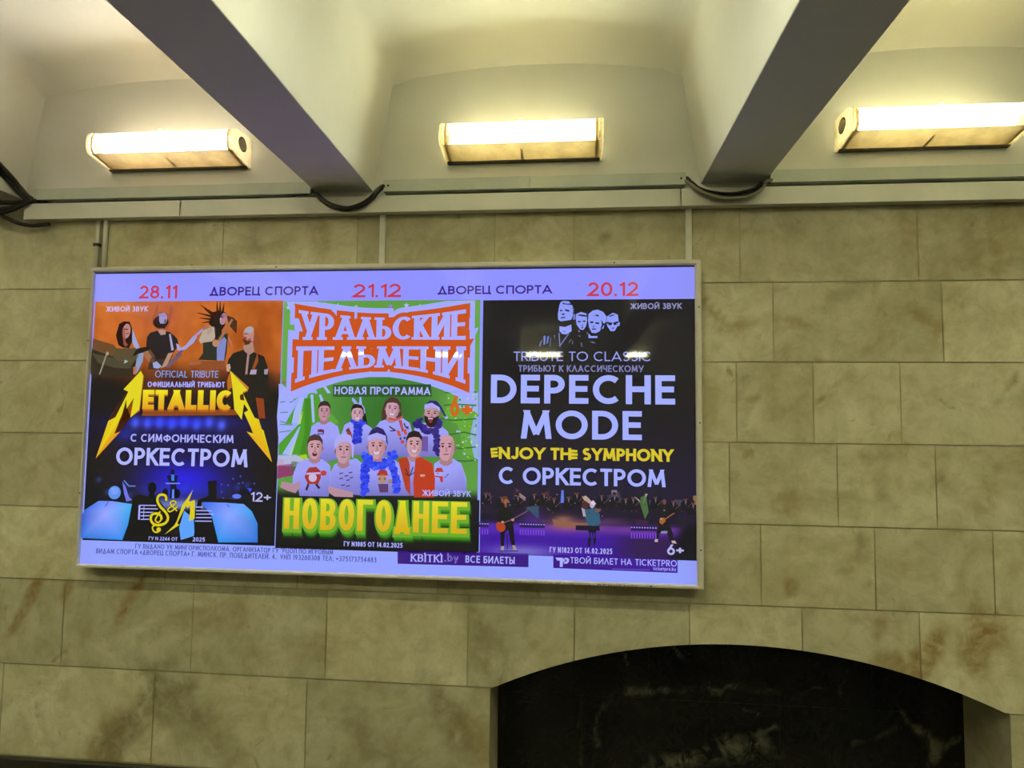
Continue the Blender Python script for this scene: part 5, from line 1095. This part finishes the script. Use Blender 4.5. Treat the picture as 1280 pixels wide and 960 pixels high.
stencil('jacket_picture', 'pale highlights on dark jackets', [('p', [(640.1, 317.0), (647.7, 318.6), (646.5, 286.4), (640.4, 283.3)], '6a78cc'), ('p', [(628.1, 295.6), (637.2, 304.8), (628.3, 277.2), (623.7, 277.2)], '5a66a8'), ('p', [(653.8, 317.0), (661.4, 317.0), (657.1, 289.4), (651.0, 289.4)], '5c6ac0'), ('p', [(664.5, 307.8), (669.1, 313.9), (666.3, 277.2), (662.3, 277.2)], '4a5080'), ('p', [(676.6, 320.0), (684.2, 321.6), (682.8, 304.7)], '4a5080'), ('l', [(743.3, 304.6), (734.3, 292.4)], '5a5c80', 4), ('l', [(747.9, 298.5), (747.9, 286.3)], '5a5c80', 4), ('p', [(767.2, 341.2), (776.3, 335.1), (771.8, 329.0)], '6a72b0'), ('l', [(768.9, 318.3), (777.9, 315.3)], '5a5c80', 4), ('l', [(779.5, 292.4), (782.6, 277.2)], '5a5c80', 5), ('p', [(811.0, 296.9), (824.5, 295.4), (833.6, 289.3), (821.6, 290.9)], '6a72b0'), ('l', [(801.9, 332.0), (801.9, 322.8)], '5a5c80', 4)])
lettering('caption_lettering', trib, [('ЖИВОЙ ЗВУК', (960.4, 416.5), (1145.0, 437.9), .19, '8e90c0')], 8)
lettering('caption_lettering', trib, [('TRIBUTE TO CLASSIC', (529.2, 223.5), (1034.9, 258.6), .125, '9098ee')], 8)
lettering('caption_lettering', trib, [('ТРИБЬЮТ К КЛАССИЧЕСКОМУ', (547.6, 183.4), (1007.4, 207.9), .18, '7c7eb8')], 8)
lettering('title_lettering', trib, [('DEPECHE', (445.3, 65.6), (1120.1, 172.0), .215, 'a0acff', dict(gap=.15))], 8, 'upper word of the large pale title')
lettering('title_lettering', trib, [('MODE', (560.1, -64.9), (1000.7, 40.4), .205, 'a0acff', dict(gap=.15))], 8, 'lower word of the large pale title')
p = Print(8); YE = 'd2c02a'
for a, b in (((446.9, -107.4), (472.7, -103.6)), ((448.5, -119.5), (474.2, -117.0)), ((450.0, -131.5), (475.7, -129.1)), ((742.5, -107.6), (767.7, -108.5)), ((741.2, -120.2), (769.1, -120.4)), ((742.6, -132.8), (767.8, -132.3))): p.line([a, b], 11, YE, 8)
p.text('NJOY TH', (478.3, -141.1), (745.1, -97.0), .24, YE, gap=.07); p.text('SYMPHONY', (786.1, -141.2), (1112.2, -96.1), .24, YE, gap=.07)
p.build('caption_lettering', trib, 'yellow brush-like lettering')
lettering('caption_lettering', trib, [('С ОРКЕСТРОМ', (479.2, -232.8), (1084.3, -170.1), .2, 'a0acff', dict(gap=.1))], 8, 'pale words over the stage')
p = Print(4)     # orchestra on the stage: instruments, music stands and bright lamps
rnd = random.Random(5)
for q, c in (([(422.3, -283.7), (445.8, -269.9), (453.1, -306.3), (422.7, -310.3)], '6a4a98'), ([(425.5, -270.3), (449.1, -263.1), (452.8, -289.7), (436.0, -296.7)], '4a2c34'), ([(533.6, -277.9), (556.9, -264.1), (580.5, -280.2), (577.3, -293.5), (550.3, -274.2)], '8a7078'), ([(637.1, -259.1), (663.7, -255.2), (670.6, -291.4), (644.0, -292.0)], '4a2430'), ([(580.9, -316.5), (627.5, -308.8), (628.0, -358.2)], '304a66'), ([(584.3, -319.7), (610.9, -309.2), (581.0, -326.4)], '2a6a60'), ([(710.2, -251.0), (718.1, -250.8), (720.4, -296.8), (707.2, -297.1)], '5a74d8'), ([(730.3, -293.3), (763.1, -263.0), (763.2, -279.4), (736.9, -303.0)], '5a3438'), ([(874.8, -267.1), (920.4, -253.1), (927.0, -292.1), (900.9, -299.2)], '3a3448'), ([(891.1, -247.2), (910.7, -246.7), (913.9, -279.3), (894.4, -279.8)], '7a6a86'), ([(995.1, -271.0), (1014.5, -260.8), (1024.0, -322.3), (1011.1, -348.5), (995.0, -297.0)], '46663a'), ([(965.9, -261.9), (995.1, -290.5), (991.8, -280.8)], '9a9a88'), ([(1011.3, -257.6), (1021.0, -257.4), (1004.7, -296.8)], '9a9a88'), ([(1024.2, -280.1), (1062.8, -279.2), (1059.5, -298.8), (1027.3, -296.3)], '34385c'), ([(1181.4, -260.4), (1192.2, -260.2), (1192.0, -292.4), (1181.1, -299.1)], '8a6a4a'), ([(677.8, -356.9), (770.2, -367.6), (855.4, -365.4), (796.6, -386.5), (684.6, -383.0)], '8a5a48'), ([(637.9, -357.9), (674.5, -360.3), (672.6, -370.2), (639.4, -374.3)], '4a2c50'), ([(978.8, -349.3), (1024.0, -354.6), (1017.5, -374.2), (978.8, -372.0)], '3a1440'), ([(825.7, -287.8), (855.2, -287.2), (855.3, -326.4), (829.1, -327.0)], '2a2030'), ([(1114.2, -274.8), (1146.2, -277.4), (1139.7, -300.1), (1117.3, -294.2)], '3a3a50'), ([(756.5, -263.1), (766.4, -249.8), (766.5, -269.5)], '6a3c40'), ([(539.9, -247.9), (556.8, -254.2), (546.8, -264.4)], '5a2448')): p.poly(q, c)
for x, y in ((60, 350), (150, 372), (240, 362), (330, 350), (385, 345), (440, 372), (520, 362), (565, 340), (700, 350), (770, 345), (830, 365), (870, 358), (990, 352), (1085, 372), (1150, 360), (1190, 380)):
    a = [(391.5, -42.8), (1055.0, -680.1)]; cx, cy = a[0][0] + (a[1][0] - a[0][0]) * x / 1000, a[0][1] + (a[1][1] - a[0][1]) * y / 1000
    p.up(.3); p.poly([(cx - 20, cy - 44), (cx - 17, cy - 16), (cx - 8, cy - 7), (cx + 8, cy - 7), (cx + 17, cy - 16), (cx + 20, cy - 44)], '0e0b16'); p.up(.3)
    p.poly([(cx - 3, cy - 8), (cx + 4, cy - 8), (cx + 1, cy - 24)], '6a6080'); p.ell((cx, cy), 6.5, 8.5, '5c3c38'); p.up(.3); p.ell((cx - 1, cy + 4), 6.5, 5, '1c1014', n=10); p.line([(cx + 8, cy - 30), (cx + 26, cy - 12)], 2.2, '6a4a3a')
p.up()
for k in range(60):
    q = [(394.9, -264.3), (1184.0, -344.1)]; x = rnd.uniform(q[0][0], q[1][0]); y = rnd.uniform(q[1][1], q[0][1])
    p.ell((x, y), rnd.uniform(1.2, 3.5), rnd.uniform(1.2, 3), rnd.choice(['5a3a48', '3a3058', '7a6478', '4a2a2c', '2c2440', '8a7a80', '3c2c6a']), n=7)
for x0, x1, y in ((12, 78, 532), (252, 390, 528), (560, 690, 535), (858, 995, 530)):
    a = [(391.5, -42.8), (1055.0, -680.1)]; f = lambda x, y: (a[0][0] + (a[1][0] - a[0][0]) * x / 1000, a[0][1] + (a[1][1] - a[0][1]) * y / 1000)
    p.poly([f(x0, y - 12), f(x1, y - 12), f(x1, y + 16), f(x0, y + 16)], '241058' if x0 != 560 else '140c28')
    n = int((x1 - x0) / 14)
    for k in range(n + 1):
        x = x0 + 4 + (x1 - x0 - 8) * k / n; p.up(.2)
        if x0 != 560: p.ell(f(x, y - 3), 3.2, 2.6, '9a8ae8', n=8)
        p.poly([f(x - 3, y + 26), f(x + 3, y + 26), f(x + 3, y + 58), f(x - 3, y + 58)], '7a44d8' if x0 != 560 else '4a22a8')
p.build('stage_picture', trib, 'dark orchestra behind purple floor lights')
def performer(label, items): 
    p = Print(9)
    for it in items:
        if it is None: p.up(); continue
        if it[0] == 'p': p.poly(it[1], it[2])
        elif it[0] == 'l': p.line(it[1], it[3], it[2])
        else: p.ell(it[1], it[3], it[4], it[2])
    p.build('musician_picture', trib, label)
performer('guitarist in black at the left of the purple stage', [('p', [(483.6, -319.6), (496.5, -309.8), (519.2, -315.6), (532.4, -337.6), (536.0, -366.1), (510.2, -373.1), (481.0, -370.7), (476.0, -354.9)], '0c0f12'), ('p', [(490.8, -370.4), (534.4, -369.3), (541.8, -454.6), (528.9, -455.0), (515.4, -398.4), (504.2, -411.4), (500.9, -459.0), (490.3, -459.3), (486.3, -399.2)], '120c18'), None,
    ('e', (504.4, -292.0), '9a5a34', 6.5*1.6, 14), ('p', [(501.3, -306.5), (511.0, -306.2), (509.6, -319.0), (503.1, -317.6)], '7a4a3c'), None, ('p', [(494.6, -285.9), (499.3, -277.8), (512.3, -280.7), (514.1, -288.6), (502.7, -287.3), (498.0, -301.7)], '5a3418'), ('e', (517.4, -298.1), '6a6c90', 2.5, 4),
    ('e', (489.4, -391.1), 'a8401c', 17, 17), None, ('e', (481.9, -383.4), 'a8401c', 11, 12), ('l', [(494.1, -376.7), (526.3, -363.2), (567.9, -339.9), (590.3, -326.6)], '6a4c58', 4), ('e', (495.6, -371.9), 'b08c7c', 6, 4), ('e', (532.7, -362.4), 'b08878', 6, 5), ('p', [(491.9, -459.3), (501.6, -459.0), (501.7, -473.2), (488.8, -473.6)], 'a89880'), ('p', [(532.2, -454.9), (541.8, -454.6), (550.0, -471.8), (535.6, -472.2)], 'a09080'), ('l', [(512.3, -411.2), (514.6, -468.1)], '1c1438', 3), ('l', [(482.4, -476.9), (553.3, -474.8)], '3c3c78', 4)])
performer('singer in a blue-grey coat at the centre of the purple stage', [('p', [(796.3, -318.0), (829.1, -313.9), (848.8, -333.0), (852.1, -365.5), (835.8, -382.2), (809.6, -379.7), (796.4, -347.4)], '2a5878'), ('p', [(809.6, -373.1), (835.8, -375.7), (837.3, -430.9), (829.5, -451.9), (822.8, -405.3), (815.1, -452.3), (806.0, -450.0), (808.4, -405.7)], '0e1420'), None, ('p', [(781.7, -288.8), (802.7, -285.1), (812.7, -307.8), (796.3, -318.0), (786.4, -314.9)], '4a2430'), ('p', [(784.3, -272.4), (799.4, -268.8), (822.5, -291.2), (812.6, -298.0), (792.9, -285.3)], 'b09c8c'), ('p', [(783.1, -311.7), (795.0, -318.0), (799.7, -344.0), (789.8, -344.3)], 'a09ca8'), ('e', (822.5, -301.0), 'b8a8b8', 9, 13), ('p', [(832.4, -313.8), (855.3, -316.6), (848.8, -326.5), (832.4, -330.2)], '6a5048'), None, ('p', [(815.9, -294.6), (825.7, -284.6), (835.6, -297.4), (829.1, -304.1)], 'd0c8d8'), ('e', (826.0, -379.2), '38708c', 5, 6)])
performer('guitarist in dark clothes at the right of the purple stage', [('p', [(1062.8, -295.4), (1088.5, -291.6), (1101.2, -320.4), (1094.6, -359.3), (1062.5, -366.5), (1056.2, -328.0)], '15101c'), ('p', [(1062.5, -360.1), (1094.6, -359.3), (1110.4, -397.5), (1113.4, -423.1), (1100.7, -423.4), (1081.7, -385.4), (1062.4, -398.8), (1055.9, -421.5), (1046.3, -421.8), (1052.8, -386.2)], '140e1c'), None, ('e', (1080.2, -285.3), '6a4430', 6, 10), ('p', [(1062.6, -347.2), (1078.6, -340.3), (1085.0, -353.1), (1072.1, -366.3), (1062.5, -360.1)], '9a5a28'), ('l', [(1081.8, -346.7), (1130.0, -313.2)], '8a5a3c', 4), ('e', (1069.0, -345.7), 'b09080', 4, 4), ('p', [(1046.3, -418.5), (1057.2, -418.2), (1055.9, -428.6), (1044.3, -427.6)], 'b8a8a8'), ('p', [(1103.9, -422.0), (1116.6, -421.7), (1123.0, -431.8), (1107.0, -430.9)], 'b8a8a8'), ('p', [(1068.8, -388.9), (1091.2, -388.3), (1089.3, -396.8), (1065.6, -397.4)], '7a84b0')])
lettering('caption_lettering', trib, [('ГУ N1823 ОТ 14.02.2025', (668.8, -476.1), (894.5, -456.5), .19, 'a8a8e8')], 14)
lettering('age_lettering', trib, [('6+', (1088.7, -472.7), (1147.2, -435.5), .2, 'b0b0e8')], 14, 'pale age mark')
# small brown printing on the lower frame rail
FILM_Y = FRONT + .0002
p = Print(12)
p.text('РЕКЛАМА В МЕТРО', (539.8, -585.7), (819.0, -579.5), .17, '8a7650', gap=.2)
p.text('МЕДИА АЛЬЯНС', (878.7, -587.0), (985.8, -580.4), .2, '6a4e2a', gap=.2)
for a in ((847.5, -584.1), (865.9, -584.0)): p.line([(a[0] + 5 * math.cos(t * .5), a[1] + 4 * math.sin(t * .5)) for t in range(-2, 9)], 2., '5a4020')
o = p.build('lettering', RAILS[2], 'small worn brown lettering', 'ink')
